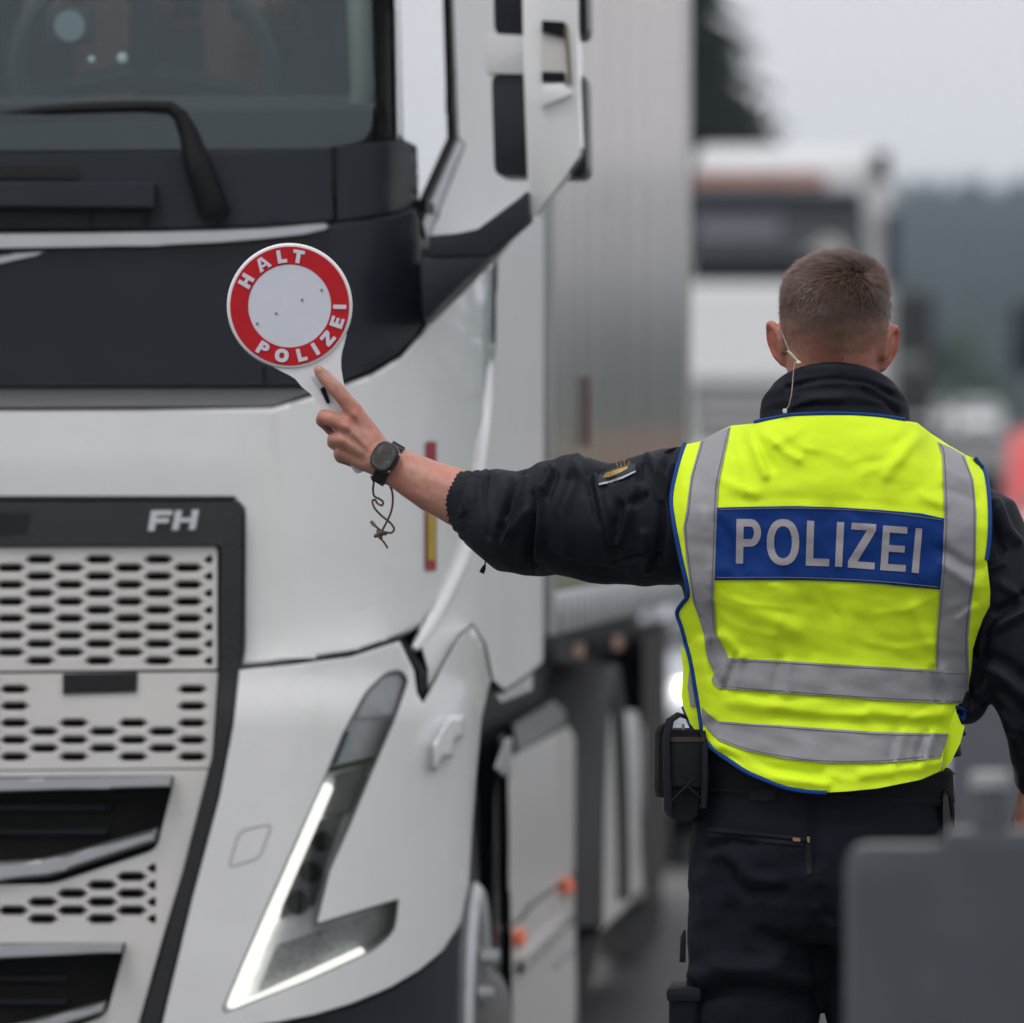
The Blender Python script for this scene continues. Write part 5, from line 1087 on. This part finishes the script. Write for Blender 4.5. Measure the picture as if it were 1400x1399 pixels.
# side flaps of the front half that show past the back
drape('side_flap', [(940, 898), (948, 935), (955, 975), (957, 990), (956, 998), (952, 1000), (944, 990), (934, 966), (931, 950), (934, 915), (930, 880)], lambda px, py, off=0: atY(px, py, Y0 - .055 + off), M_neon, VE, th=.004, sx=8, sy=8)
drape('side_flap_tape', [(942, 915), (947, 940), (951, 965), (944, 966), (940, 940)], lambda px, py, off=0: atY(px, py, Y0 - .0575 + off), M_tape, VE, th=.002)
drape('side_flap', [(1292, 1004), (1306, 970), (1314, 990), (1319, 993), (1313, 1016), (1300, 1042), (1288, 1055), (1290, 1030)], lambda px, py, off=0: atY(px, py, Y0 - .075 + off), M_neon, VE, th=.004, sx=8, sy=8)
drape('side_flap_tape', [(1316, 945), (1322, 940), (1325, 925), (1323, 968), (1318, 976), (1314, 964)], lambda px, py, off=0: atY(px, py, Y0 - .03 + off), M_tape, VE, th=.002)
bind([(934, 966), (944, 992), (953, 1001)], .03, .0030)
# --- jacket
def vring(py, shrink, bk, fr, n=40):
    L = np.interp(py, VR[:, 0], VR[:, 1]); Rr = np.interp(py, VR[:, 0], VR[:, 2]); c = (L + Rr) / 2; hw = (Rr - L) / 2 * shrink; o = []
    for k in range(n):
        a = 2 * math.pi * k / n; ca, sa = math.cos(a), math.sin(a)
        o.append(pp(c + hw * math.copysign(abs(ca) ** .8, ca), py) + Vector((0, .01 - (bk if sa > 0 else fr) * math.copysign(abs(sa) ** .8, sa), 0)))
    return o
jk = [loft_vf([vring(572, .50, .08, .05), vring(584, .56, .085, .065), vring(606, .64, .098, .085), vring(650, .80, .110, .105), vring(720, .84, .12, .12), vring(850, .84, .12, .12), vring(960, .88, .115, .12), vring(1010, .92, .118, .122), vring(1035, .96, .112, .12)])]
ARM = [((645, 643), (616, 706)), ((655, 640.5), (628, 724)), ((672, 637), (652, 748)), ((692, 640), (676, 768)), ((706, 646), (694, 782)), ((722, 643), (710, 788)), ((745, 639), (732, 788)), ((768, 628), (750, 786)), ((787, 622), (768, 789)), ((808, 628), (795, 794)), ((835, 634), (825, 798)), ((868, 628), (865, 802)), ((905, 614), (900, 801)), ((940, 610), (938, 798)), ((975, 612), (972, 790))]
n_ = len(ARM); cen = []; rad = []
for i, (a, b) in enumerate(ARM):
    f = i / (n_ - 1); dy = .192 * (1 - f) ** 1.0 + .0; cen.append(pp((a[0] + b[0]) / 2, (a[1] + b[1]) / 2, dy)); rad.append(math.hypot(a[0] - b[0], a[1] - b[1]) / 2 * K * (1 + dy / Y0))
jk.append(tube_vf(cen, rad, 36))
jk.append(limb([(1296, 694, .02, 52), (1336, 722, .01, 62), (1368, 800, .0, 66), (1394, 872, -.01, 67), (1408, 925, -.01, 64), (1421, 970, .0, 56), (1424, 1010, .02, 49), (1421, 1040, .035, 42), (1417, 1058, .04, 33)], 30))
jk.append(ellip_vf(pp(1322, 940, .0), (.036, .06, .054)))
def collar_ring(w, d, back_py, drop, n=40): return [pp(1141 + w * math.cos(t), back_py + drop * (1 - math.sin(t)) / 1.0) + Vector((0, .015 - d * math.sin(t), 0)) for t in [2 * math.pi * k / n for k in range(n)]]
for w, d, bp_, dr, rr in ((83, .078, 507, 44, .0120), (90, .084, 524, 33, .0130), (90, .086, 545, 20, .0140), (90, .086, 566, 12, .0150), (91, .084, 584, 6, .016), (92, .080, 600, 4, .016)): jk.append(tube_vf(collar_ring(w, d, bp_, dr), rr, 14, True))
jme = fuse(jk, .0042, 3, .5)
JP = get_co(jme); jx, jy = proj(JP); JN = get_no(jme); tj = CAM - JP; tj /= np.linalg.norm(tj, axis=1)[:, None]; jf = np.clip((JN * tj).sum(1) * 1.6 + .1, 0, 1)
JF = [(-.010, 6, [(730, 676), (727, 714), (722, 752), (729, 788)]), (.007, 6, [(742, 672), (740, 720), (736, 770)]), (.006, 5, [(703, 655), (692, 683), (684, 716)]), (-.006, 4, [(712, 648), (702, 672), (694, 704)]), (.005, 5, [(718, 655), (708, 690), (700, 730)]), (-.005, 4, [(746, 646), (732, 672)]), (.005, 5, [(753, 641), (738, 682)]), (-.004, 4, [(760, 648), (748, 680)]),
      (.004, 5, [(676, 650), (668, 690), (676, 730)]), (-.004, 4, [(664, 652), (660, 690), (666, 734)]), (.004, 6, [(690, 740), (708, 720), (720, 700)]), (-.0045, 3, [(799, 622), (806, 663), (813, 704), (826, 727), (834, 755)]), (.007, 6, [(816, 652), (828, 700), (838, 742)]), (-.006, 6, [(808, 642), (822, 648), (838, 654)]), (-.006, 7, [(846, 690), (842, 720), (840, 760)]),
      (.006, 6, [(868, 668), (862, 704), (846, 744)]), (-.005, 5, [(880, 676), (866, 690)]), (.006, 6, [(886, 624), (900, 646), (904, 680)]), (-.006, 6, [(908, 636), (905, 714), (900, 768)]), (-.005, 5, [(874, 636), (872, 652)]), (.004, 10, [(790, 650), (770, 700), (776, 760)]), (-.004, 8, [(756, 760), (800, 780), (850, 786)]), (.004, 7, [(880, 730), (884, 780)]), (.005, 8, [(918, 640), (922, 700)]),
      (.008, 8, [(790, 628), (784, 650)]), (-.004, 5, [(840, 772), (880, 760)]), (.003, 5, [(640, 660), (634, 700)]),
      # right arm
      (.006, 8, [(1362, 690), (1376, 724), (1390, 740)]), (-.006, 7, [(1356, 716), (1372, 752)]), (.005, 8, [(1372, 800), (1392, 816), (1412, 822)]), (-.007, 7, [(1360, 836), (1384, 826), (1410, 806)]), (.006, 8, [(1352, 862), (1376, 850), (1402, 836)]), (-.008, 7, [(1352, 896), (1380, 908), (1406, 930)]), (.006, 8, [(1356, 912), (1382, 930), (1402, 950)]), (-.006, 6, [(1366, 948), (1386, 962), (1404, 984)]), (.005, 6, [(1374, 976), (1392, 996)]), (-.004, 5, [(1378, 1010), (1400, 1030)]), (.004, 6, [(1352, 780), (1370, 770)]), (-.006, 6, [(1336, 940), (1344, 960)]),
      # collar
      (-.004, 4, [(1075, 530), (1110, 520), (1148, 516), (1190, 522), (1222, 540)]), (.003, 5, [(1085, 556), (1110, 546), (1150, 545)]), (-.003, 4, [(1178, 532), (1210, 548), (1228, 566)])]
jd = 1.9 * folds_at(jx, jy, [(a_, w_ * .82, l_) for a_, w_, l_ in JF]) * jf
arm_m = np.clip((935 - jx) / 30, 0, 1) + np.clip((jx - 1352) / 10, 0, 1)
jd += (.0011 * wave_noise(JP, .030, 0, (2.2, 1, .8)) + .0003 * wave_noise(JP, .014, 2, (1.6, 1, .9))) * arm_m
cu = np.array([652 - 622, 641 - 722.]); cu /= np.linalg.norm(cu); along = (jx - 640) * cu[1] * -1 + (jy - 685) * cu[0]; acr = jx * cu[0] + jy * cu[1]
cuffm = np.clip((652 + (685 - jy) * -.36 * -1 - jx + 6) / 8, 0, 1) * (jx < 675)
jd += .0013 * np.sin(acr * 2 * math.pi / 6.2 + .12 * along) * cuffm
JP = JP + JN * jd[:, None]
# the vest presses on the jacket: keep the cloth inside it
vin = np.array([inside((a, b), vout) if (910 < a < 1362 and 560 < b < 1090) else False for a, b in zip(jx, jy)])
lim = vest_Y(jx, jy) + .010
dv = segdist(jx, jy, vout + [vout[0]]); lim = np.where(vin, lim, lim - .045 * np.clip(dv / 22, 0, 1)); m_ = (vin | (dv < 22)) & (jy > 590) & (JP[:, 1] < lim); JP[m_, 1] = lim[m_]
vinx = np.array([inside((a, b), vfr) if (910 < a < 1362 and 560 < b < 1090) else False for a, b in zip(jx, jy)])
limf = 2 * (Y0 + .03) - vest_Y(jx, jy, False) - .018
m_ = vinx & (JP[:, 1] > limf); JP[m_, 1] = np.maximum(limf[m_], lim[m_] + .002)
set_co(jme, JP)
bvh_j = BVHTree.FromPolygons([Vector(p) for p in JP], [tuple(p.vertices) for p in jme.polygons]); SJ = surf_bvh(bvh_j, Y0 + .1)
JO = mkobj('jacket', jme, M_jack, OF, True, None)
# sleeve badge, half hidden in a fold
M_gold = pm('gold embroidery', (.42, .27, .06), .6, var=.5, vs_=300, bump=.6, bs=700)
bd_ = drape('sleeve_badge', [(817, 657), (821, 647), (842, 640), (862, 633), (869, 635), (868, 642), (850, 650), (834, 656), (820, 661)], SJ, pm('badge cloth', (.02, .03, .05), .8), JO, off=-.004, th=.003, sx=5, sy=4)
drape('badge_border', [(818, 661), (834, 657), (851, 651), (869, 643), (869, 645.5), (852, 654), (835, 660), (819, 663.5)], SJ, pm('badge white border', (.34, .36, .40), .7), bd_, off=-.006, th=.003, sx=5)
drape('badge_embroidery', [(822, 654), (828, 647), (846, 641), (858, 637), (858, 641), (846, 647), (834, 652)], SJ, M_gold, bd_, off=-.006, th=.002, sx=4)
for (x0_, y0_, x1_, y1_) in ((846, 642, 841, 628), (854, 640, 853, 627), (850, 641, 848, 632), (858, 638, 860, 630)): 
    P = SJ([x0_], [y0_], -.004)[0]; tube('loose_thread', [P, Vector(P).lerp(pY(x1_, y1_, P[1]), .6), pY(x1_ + 1, y1_, P[1])], .0006, M_gold, bd_, 5)
zp = pp(664, 764, .165); tube('zip_cord', [zp, zp + Vector((-.001, 0, -.010))], .0011, M_black, JO, 6); tube('zip_pull', [zp + Vector((-.001, 0, -.009)), zp + Vector((-.003, 0, -.014)), zp + Vector((-.006, 0, -.021))], [.0016, .0034, .0040], M_black, JO, 8, False, .5)
# --- trousers
tr = [loft_vf([tring(1062, 1130, 160, .118), tring(1100, 1127, 170, .126), tring(1150, 1126, 180, .132), tring(1210, 1127, 185, .130), tring(1260, 1128, 186, .118), tring(1290, 1128, 150, .09)]),
      limb([(1036, 1200, 0, 92), (1030, 1290, 0, 95), (1028, 1390, 0, 92), (1026, 1480, .0, 84), (1024, 1580, .01, 76), (1026, 1760, 0, 68), (1030, 1960, 0, 56), (1031, 2040, 0, 52)], 30),
      limb([(1222, 1200, 0, 92), (1224, 1290, 0, 95), (1224, 1390, 0, 93), (1226, 1480, .01, 84), (1227, 1580, .02, 76), (1229, 1760, .02, 68), (1231, 1960, .02, 56), (1231, 2040, .02, 52)], 30)]
tme = fuse(tr, .0062, 3, .5); TP = get_co(tme); tx, ty = proj(TP); TN = get_no(tme); tq = CAM - TP; tq /= np.linalg.norm(tq, axis=1)[:, None]; tf = np.clip((TN * tq).sum(1) * 1.6, 0, 1)
TF = [(-.006, 6, [(970, 1160), (1000, 1148), (1030, 1156)]), (.006, 8, [(985, 1172), (1010, 1176), (1020, 1190)]), (-.007, 8, [(990, 1176), (1006, 1206), (1022, 1222), (1070, 1220)]), (.005, 9, [(1020, 1200), (1060, 1206)]), (.010, 14, [(950, 1336), (1000, 1328), (1060, 1330), (1100, 1340)]), (-.012, 9, [(960, 1362), (1010, 1352), (1060, 1356), (1112, 1362)]), (.006, 8, [(985, 1318), (1040, 1322), (1062, 1316)]),
      (-.006, 10, [(1118, 1270), (1122, 1320), (1116, 1380)]), (-.005, 6, [(1118, 1215), (1128, 1245), (1140, 1260)]), (.005, 8, [(1106, 1200), (1120, 1238)]), (.006, 12, [(965, 1200), (970, 1260), (975, 1310)]), (-.004, 9, [(1000, 1240), (1010, 1290), (1020, 1310)]), (.004, 10, [(1060, 1240), (1070, 1300)]), (-.005, 6, [(1110, 1085), (1112, 1140), (1116, 1180)]), (.005, 9, [(940, 1290), (946, 1330)])]
td = 1.5 * folds_at(tx, ty, TF) * tf + .0022 * wave_noise(TP, .045, 3) + .0010 * wave_noise(TP, .016, 1, (1, 1, 1.6)); TP = TP + TN * td[:, None]
bl = (ty < 1110) & vin[0:1].any() if False else (ty < 1075); TP[:, 1] = np.where(bl & (TP[:, 1] < Y0), np.maximum(TP[:, 1], vest_Y(tx, np.minimum(ty, 1084)) + .014), TP[:, 1])
set_co(tme, TP); bvh_t = BVHTree.FromPolygons([Vector(p) for p in TP], [tuple(p.vertices) for p in tme.polygons]); ST = surf_bvh(bvh_t, Y0)
TO = mkobj('trousers', tme, M_trou, OF, True, None)
M_seam = fabric('trouser trim', (.010, .011, .017), .7, .3, .1, spec=.15)
drape('belt_loop', [(1026, 1079), (1060, 1080), (1060, 1093), (1046, 1096), (1024, 1093)], ST, M_seam, TO, off=-.005, th=.004, sx=8)
drape('pocket_welt', [(966, 1131), (1020, 1136), (1080, 1142), (1104, 1146), (1104, 1150), (1080, 1147), (1020, 1141), (966, 1136)], ST, M_seam, TO, off=-.003, th=.004, sx=8)
drape('pocket_welt', [(968, 1139), (1020, 1144), (1080, 1150), (1098, 1153), (1098, 1157), (1080, 1155), (1020, 1149), (968, 1144)], ST, M_seam, TO, off=-.0025, th=.004, sx=8)
drape('zip_slider', rounded([(1084, 1145), (1094, 1146), (1094, 1151), (1084, 1150)], 1), ST, pm('brass', (.26, .16, .08), .45, metal=.6), TO, off=-.007, th=.004)
drape('zip_slider', rounded([(1103, 1144), (1107, 1144), (1107, 1152), (1104, 1152)], 1), ST, MATS['brass'], TO, off=-.006, th=.004)
drape('zip_tab', [(1101, 1153), (1109, 1154), (1110, 1194), (1103, 1196)], ST, M_black, TO, off=-.005, th=.003, sx=8)
cpk = pp(945, 1400, -.01)
box('cargo_pocket', (pp(917, 1480).x, Y0 - .075, pp(917, 1480).z), (pp(960, 1480).x, Y0 + .08, pp(917, 1352).z), M_trou, TO, .016, 3)
box('pocket_flap', (pp(914, 1376).x, Y0 - .080, pp(917, 1366).z), (pp(962, 1366).x, Y0 + .085, pp(917, 1346).z), M_seam, TO, .008, 2)
tube('side_zip_pull', [pp(936, 1272, -.04), pp(934, 1282, -.042), pp(933, 1316, -.042)], [.0016, .004, .0045], M_black, TO, 8, False, .5)
# --- belt, pouch, holster, boots
M_belt = fabric('black webbing', (.005, .005, .006), .7, .4, .1, spec=.15)
bt = [[pp(1129 + w * math.cos(t), py + 9 * math.cos(t)) + Vector((0, (.120) * -math.sin(t), 0)) for t in [2 * math.pi * k / 48 for k in range(48)]] for py, w in ((1092, 173), (1088, 176), (1046, 174), (1042, 170))]
BT = loft('belt', bt, M_belt, OF, False)
for py in (1085, 1049): tube('belt_stitch', [pp(1129 + 176.5 * math.cos(t), py + 9 * math.cos(t)) + Vector((0, -.1205 * math.sin(t), 0)) for t in [2 * math.pi * k / 48 for k in range(48)]], .0012, M_seam, BT, 5, True)
PO = loft('pouch', [[pp(a, b) + Vector((0, c, 0)) for a, b, c in ((x0_, y_, -.065), (x0_ + 8, y_, -.085), (x1_ - 8, y_, -.085), (x1_, y_, -.065), (x1_, y_, .03), (x0_, y_, .03))] for y_, x0_, x1_ in ((1120, 930, 955), (1112, 914, 964), (1080, 909, 968), (1020, 910, 968), (1000, 912, 966), (996, 916, 962))], M_belt, OF, ang=30)
loft('pouch_flap', [[pp(a, b) + Vector((0, c, 0)) for a, b, c in ((x0_, y_, -.05), (x0_ + 6, y_, -.07), (x1_, y_, -.07), (x1_, y_, .035), (x0_, y_, .035))] for y_, x0_, x1_ in ((1088, 900, 912), (1078, 897, 912), (1000, 898, 913), (990, 904, 914), (988, 908, 913))], M_belt, PO, ang=30)
tube('strap', [pp(914, 1110, -.088), pp(912, 1060, -.090), pp(911, 1010, -.088), pp(916, 985, -.08), pp(928, 977, -.06), pp(942, 982, -.04)], .006, M_seam, PO, 8, False, .5)
tube('strap', [pp(962, 1105, -.088), pp(964, 1060, -.090), pp(963, 1020, -.088), pp(960, 1000, -.08)], .005, M_seam, PO, 8, False, .5)
tube('device_body', [pp(940, 1075, -.082), pp(940, 1020, -.084), pp(940, 1008, -.082)], [.024, .024, .022], M_black, PO, 12, False, .6)
tube('device_cap', [pp(940, 1014, -.084), pp(940, 1008, -.084)], [.0255, .0255], pm('dull brown ring', (.030, .016, .014), .5), PO, 14, False, .6)
tube('antenna', [pp(934, 1006, -.08), pp(934, 990, -.08)], .002, M_grey, PO, 6)
for a, b in (((918, 1096), (950, 1064)), ((958, 1092), (930, 1066))): tube('elastic_cord', [pp(*a, -.0895), pp((a[0] + b[0]) / 2, (a[1] + b[1]) / 2, -.099), pp(*b, -.0985)], .0022, M_seam, PO, 6)
HO = loft('holster', [[pp(a, b) + Vector((0, c, 0)) for a, b, c in ((x0_, y_, -.03), (x0_ + 4, y_, -.055), (x1_ - 4, y_, -.05), (x1_, y_, -.02), (x1_, y_, .06), (x0_, y_, .06))] for y_, x0_, x1_ in ((1240, 1290, 1312), (1170, 1286, 1316), (1110, 1286, 1303), (1086, 1286, 1300), (1078, 1288, 1295))], pm('brown black holster', (.022, .017, .016), .45, var=.2), OF, ang=30)
tube('holster_edge', [pp(1293, 1078, -.04), pp(1300, 1092, -.04), pp(1302, 1110, -.04), pp(1302, 1132, -.04)], .004, M_black, HO, 6)
for fx, fy in ((1031, 0), (1231, .02)):
    bo = loft('boot', [[pp(fx, 2000) + Vector((w * math.cos(t), fy + cy_ + (l if math.sin(t) > 0 else bk_) * math.sin(t), z - pp(fx, 2000).z)) for t in [2 * math.pi * k / 24 for k in range(24)]] for z, w, l, bk_, cy_ in ((.03, .052, .20, .085, 0), (.06, .054, .20, .085, 0), (.09, .050, .17, .08, 0), (.12, .052, .09, .075, 0), (.20, .058, .066, .066, 0), (.26, .062, .068, .068, 0))], pm('black boot leather', (.012, .011, .011), .35, var=.2, bump=.2, bs=120), OF)
    loft('sole', [[pp(fx, 2000) + Vector((w * math.cos(t), fy + (l if math.sin(t) > 0 else .09) * math.sin(t), z - pp(fx, 2000).z)) for t in [2 * math.pi * k / 24 for k in range(24)]] for z, w, l in ((0, .055, .205), (.028, .056, .206), (.032, .05, .2))], M_rubber, bo)
# --- earpiece
M_clear2 = pm('thin ear tube', (.30, .27, .21), .25, var=.05, spec=.6)
M_clear = pm('clear ear tube', (.66, .66, .58), .2, var=.05, spec=.6)
coil = []
for k in range(61): t = k / 60; a = t * 2 * math.pi * 6; coil.append(pp(1079 + 14 * t, 481 + 15 * t, -.054) + Vector((.0036 * math.cos(a), -.004 + .0030 * math.sin(a), -.0022 * math.cos(a))))
EP = tube('ear_tube', coil, .0008, M_clear, OF, 6)
tube('tube_upper', [pp(1067, 446, -.0), pp(1071, 460, -.03), pp(1077, 475, -.05), pp(1080, 482, -.054)], .0008, M_clear2, EP, 6)
mkobj('tube_joint', mesh_vf(*ellip_vf(pp(1092, 496, -.062), (.0042, .003, .003), 10, 8)), M_clear, EP)
tube('tube_lower', [pp(1087, 494, -.062), pp(1085, 505, -.080), pp(1083.5, 525, -.084), pp(1082, 540, -.092), pp(1078, 556, -.092), pp(1072, 562, -.088)], .0008, M_clear2, EP, 6)
box('clip', pp(1070, 565, -.096), pp(1076, 559, -.088), M_clear, EP, .0015)
# --- wrist watch
wcn = pp(531, 634, HY); ax = (pp(580, 662, HY) - pp(525, 630, HY)).normalized(); tc_ = Vector((0, -1, 0)); tc_ = (tc_ - ax * tc_.dot(ax)).normalized(); sd_ = ax.cross(tc_)
M_watch = pm('matt black resin', (.012, .012, .013), .42, var=.15, vs_=40)
def wring(off, r, wid): return [[wcn + ax * (off + s * wid / 2) + (tc_ * math.cos(t) + sd_ * math.sin(t)) * rr for t in [2 * math.pi * k / 36 for k in range(36)]] for s, rr in ((-1, r - .002), (-.92, r), (.92, r), (1, r - .002))]
WA = loft('watch_strap', wring(0, 30.5 * K, .021), M_watch, OF, False)
for k in range(-4, 5):
    if abs(k) < 2: continue
    t = k * .34; c = wcn + (tc_ * math.cos(t) + sd_ * math.sin(t)) * (30.8 * K); tube('strap_rib', [c - ax * .010, c + ax * .010], .0016, M_watch, WA, 6)
fn = (tc_ * .93 + sd_ * .10 - ax * .30 + Vector((0, 0, .16))).normalized(); fc_ = pp(526, 625, HY - .034); fu = (ax - fn * ax.dot(fn)).normalized(); fv = fn.cross(fu)
def wcase(prof, nm, mat, par): return loft(nm, [[fc_ + fn * hh + fu * (ru * math.copysign(abs(math.cos(t)) ** .75, math.cos(t))) + fv * (rv * math.copysign(abs(math.sin(t)) ** .75, math.sin(t))) for t in [2 * math.pi * k / 40 for k in range(40)]] for hh, ru, rv in prof], mat, par)
CS = wcase([(-.010, .016, .019), (-.004, .0205, .0225), (.002, .0205, .0225), (.005, .018, .020), (.005, .0155, .0175), (.0035, .0150, .017)], 'watch_case', M_watch, WA)
wcase([(.0036, .0145, .0165), (.0041, .014, .016)], 'watch_dial', pm('grey watch display', (.020, .026, .030), .2, var=.7, vs_=260), CS)
wcase([(.0050, .0158, .0178), (.0056, .0152, .0172), (.0050, .0146, .0166)], 'watch_ring', pm('watch ring print', (.10, .10, .095), .4, var=.7, vs_=500), CS)
for t in (.6, 2.5, 3.8, 5.6):
    c = fc_ + fu * (.0212 * math.cos(t)) + fv * (.0232 * math.sin(t)) - fn * .001; tube('watch_button', [c, c + (fu * math.cos(t) + fv * math.sin(t)) * .0022], .0022, M_steel, CS, 8)
# ------------------------------------------------------------------ the stop paddle in his hand
YP = Y0 + HY + .020; DC = np.array([396., 418.5]); kp = YP / FPX
PD = thing('stop_paddle', pY(455, 545, YP), 'round red and white police stop paddle held up in the officer\'s left hand', 'paddle')
M_pw = pm('white paddle plastic', (.76, .77, .80), .40, var=.04, vs_=30, dirt=((.35, .33, .31), 60, .18)); M_pf = pm('white reflective face', (.60, .62, .70), .38, var=.03, vs_=60); M_pr = pm('red reflective ring', (.47, .010, .018), .45, spec=.2, var=.06, vs_=40)
def circ(r, n=56, c=DC): return [(c[0] + r * math.cos(2 * math.pi * k / n), c[1] + r * math.sin(2 * math.pi * k / n)) for k in range(n)]
PPl = planeY(YP)
drape('disc', circ(86, 72), PPl, M_pw, PD, th=.016, bev=2.2, bevd=.003, sx=0, sy=0, off=-.008)
drape('red_ring', circ(81.3, 72), PPl, M_pr, PD, holes=[circ(57, 56)], th=.0015, off=-.0095, sx=0, sy=0)
DF = drape('disc_face', circ(56.6, 56), PPl, M_pf, PD, th=.001, off=-.0090, sx=0, sy=0)
for x, y in ((439.5, 396.5), (413, 410), (377.6, 428.7), (351.7, 442.5)): drape('rivet', circ(1.7, 10, (x, y)), PPl, M_grey, DF, th=.001, off=-.0105, sx=0, sy=0)
def arcq(ang, w, hgt, r, up_out=True):
    a = R(ang); rd = np.array([math.cos(a), -math.sin(a)]); tn = np.array([-rd[1], rd[0]])     # clockwise on screen
    c = DC + rd * r; u = rd if up_out else -rd; t = tn if up_out else -tn
    return [tuple(c + u * hgt / 2 - t * w / 2), tuple(c + u * hgt / 2 + t * w / 2), tuple(c - u * hgt / 2 + t * w / 2), tuple(c - u * hgt / 2 - t * w / 2)]
lt = [('H', arcq(150, 16.5, 18, 68.5), .34, .26), ('A', arcq(122.5, 19, 18, 68.5), .33, .22), ('L', arcq(99, 13, 18, 68.5), .42, .27), ('T', arcq(80, 16, 18, 68.5), .36, .27),
      ('P', arcq(238, 15, 18, 68.5, False), .38, .24), ('O', arcq(261, 19, 18.5, 68.5, False), .31, .28), ('L', arcq(284, 13, 18, 68.5, False), .42, .27), ('I', arcq(301, 5.8, 18, 68.5, False), 1, 1), ('Z', arcq(319.5, 16, 18, 68.5, False), .34, .27), ('E', arcq(341, 14, 18, 68.5, False), .40, .24), ('I', arcq(359, 5.8, 18, 68.5, False), 1, 1)]
letters('letter', lt, PPl, M_pf, PD, -.0108, .001)
# grip: flares out of the disc, runs through the fist
gd = np.array([54., 119.]); gd /= np.linalg.norm(gd); gn = np.array([gd[1], -gd[0]])
def gpt(s_, w): c = DC + gd * s_; return tuple(c + gn * w)
prof_ = [(66, 55), (76, 47), (85, 39.5), (94, 33.5), (106, 28), (122, 23.5), (142, 19.5), (160, 15.5), (190, 15), (225, 15), (242, 14), (247, 11)]
go = [gpt(s_, w) for s_, w in prof_] + [gpt(s_, -w * (1.0 if s_ > 100 else 1.02)) for s_, w in reversed(prof_)]
GR = slab('grip', go, YP - .009 + .004, YP + .013, M_pw, PD, .004)
drape('grip_panel', rounded([gpt(96, 12), gpt(128, 7), gpt(128, -10), gpt(98, -14)], 6), PPl, M_pf, GR, th=.002, off=-.0075, bev=1.5, bevd=.001, sx=0, sy=0)
drape('switch_slot', rounded([gpt(120, -2), gpt(143, -4), gpt(143, -9), gpt(120, -9)], 2), PPl, M_black, GR, th=.002, off=-.0085, sx=0, sy=0)
# leather cord with its knot
M_cord = pm('brown leather cord', (.085, .052, .032), .6, var=.35, vs_=120); YQ = Y0 + HY + .012
zc = lambda l: [pY(410 + x / 4.663, 480 + y / 4.663, YQ + d) for x, y, d in l]
CD = tube('cord', zc([tuple(p) for p in smoothline([(455, 800, .01), (470, 835, .004), (466, 880, 0), (474, 925, 0), (505, 942, -.003), (530, 962, -.004), (522, 985, -.002), (495, 972, .003), (480, 950, .004), (462, 958, .003), (475, 1000, 0), (520, 1050, 0), (570, 1090, 0), (600, 1130, .0), (585, 1158, 0), (545, 1155, 0), (510, 1140, 0), (470, 1105, 0), (452, 1085, 0)], 6)]), .0017, M_cord, PD, 7)
tube('cord_strand', zc([tuple(p) for p in smoothline([(575, 860, .006), (588, 900, 0), (592, 960, -.003), (580, 1030, -.003), (550, 1095, -.003), (525, 1145, -.002), (515, 1190, 0), (540, 1225, 0), (560, 1258, 0)], 6)]), .0017, M_cord, CD, 7)
mkobj('knot', fuse([capsule_vf(zc([(482, 1180, 0), (520, 1158, -.002), (545, 1165, 0)]), [.003, .0042, .003], 8), capsule_vf(zc([(500, 1148, .001), (515, 1190, -.001)]), [.0034, .0034], 8)], .0009, 2), M_cord, CD)
tube('cord_end', zc([(452, 1085, 0), (470, 1105, 0), (485, 1120, 0)]), [.0026, .0030, .002], pm('frayed cord end', (.20, .15, .10), .8), CD, 7)

# ------------------------------------------------------------------ the air
hz = bpy.data.materials.new('haze'); hz.use_nodes = True; t = hz.node_tree; t.nodes.clear()
o_ = t.nodes.new('ShaderNodeOutputMaterial'); v_ = t.nodes.new('ShaderNodeVolumePrincipled'); v_.inputs['Color'].default_value = (.68, .84, 1.0, 1); v_.inputs['Density'].default_value = .00036; v_.inputs['Anisotropy'].default_value = 0
t.links.new(v_.outputs[0], o_.inputs['Volume'])
hb = box('haze', (-1880, -640, -1.2), (1880, 1740, 64), hz, None, 0)
tag(hb, 'thin pale haze over the road and the wooded hills', 'haze', kind='stuff')
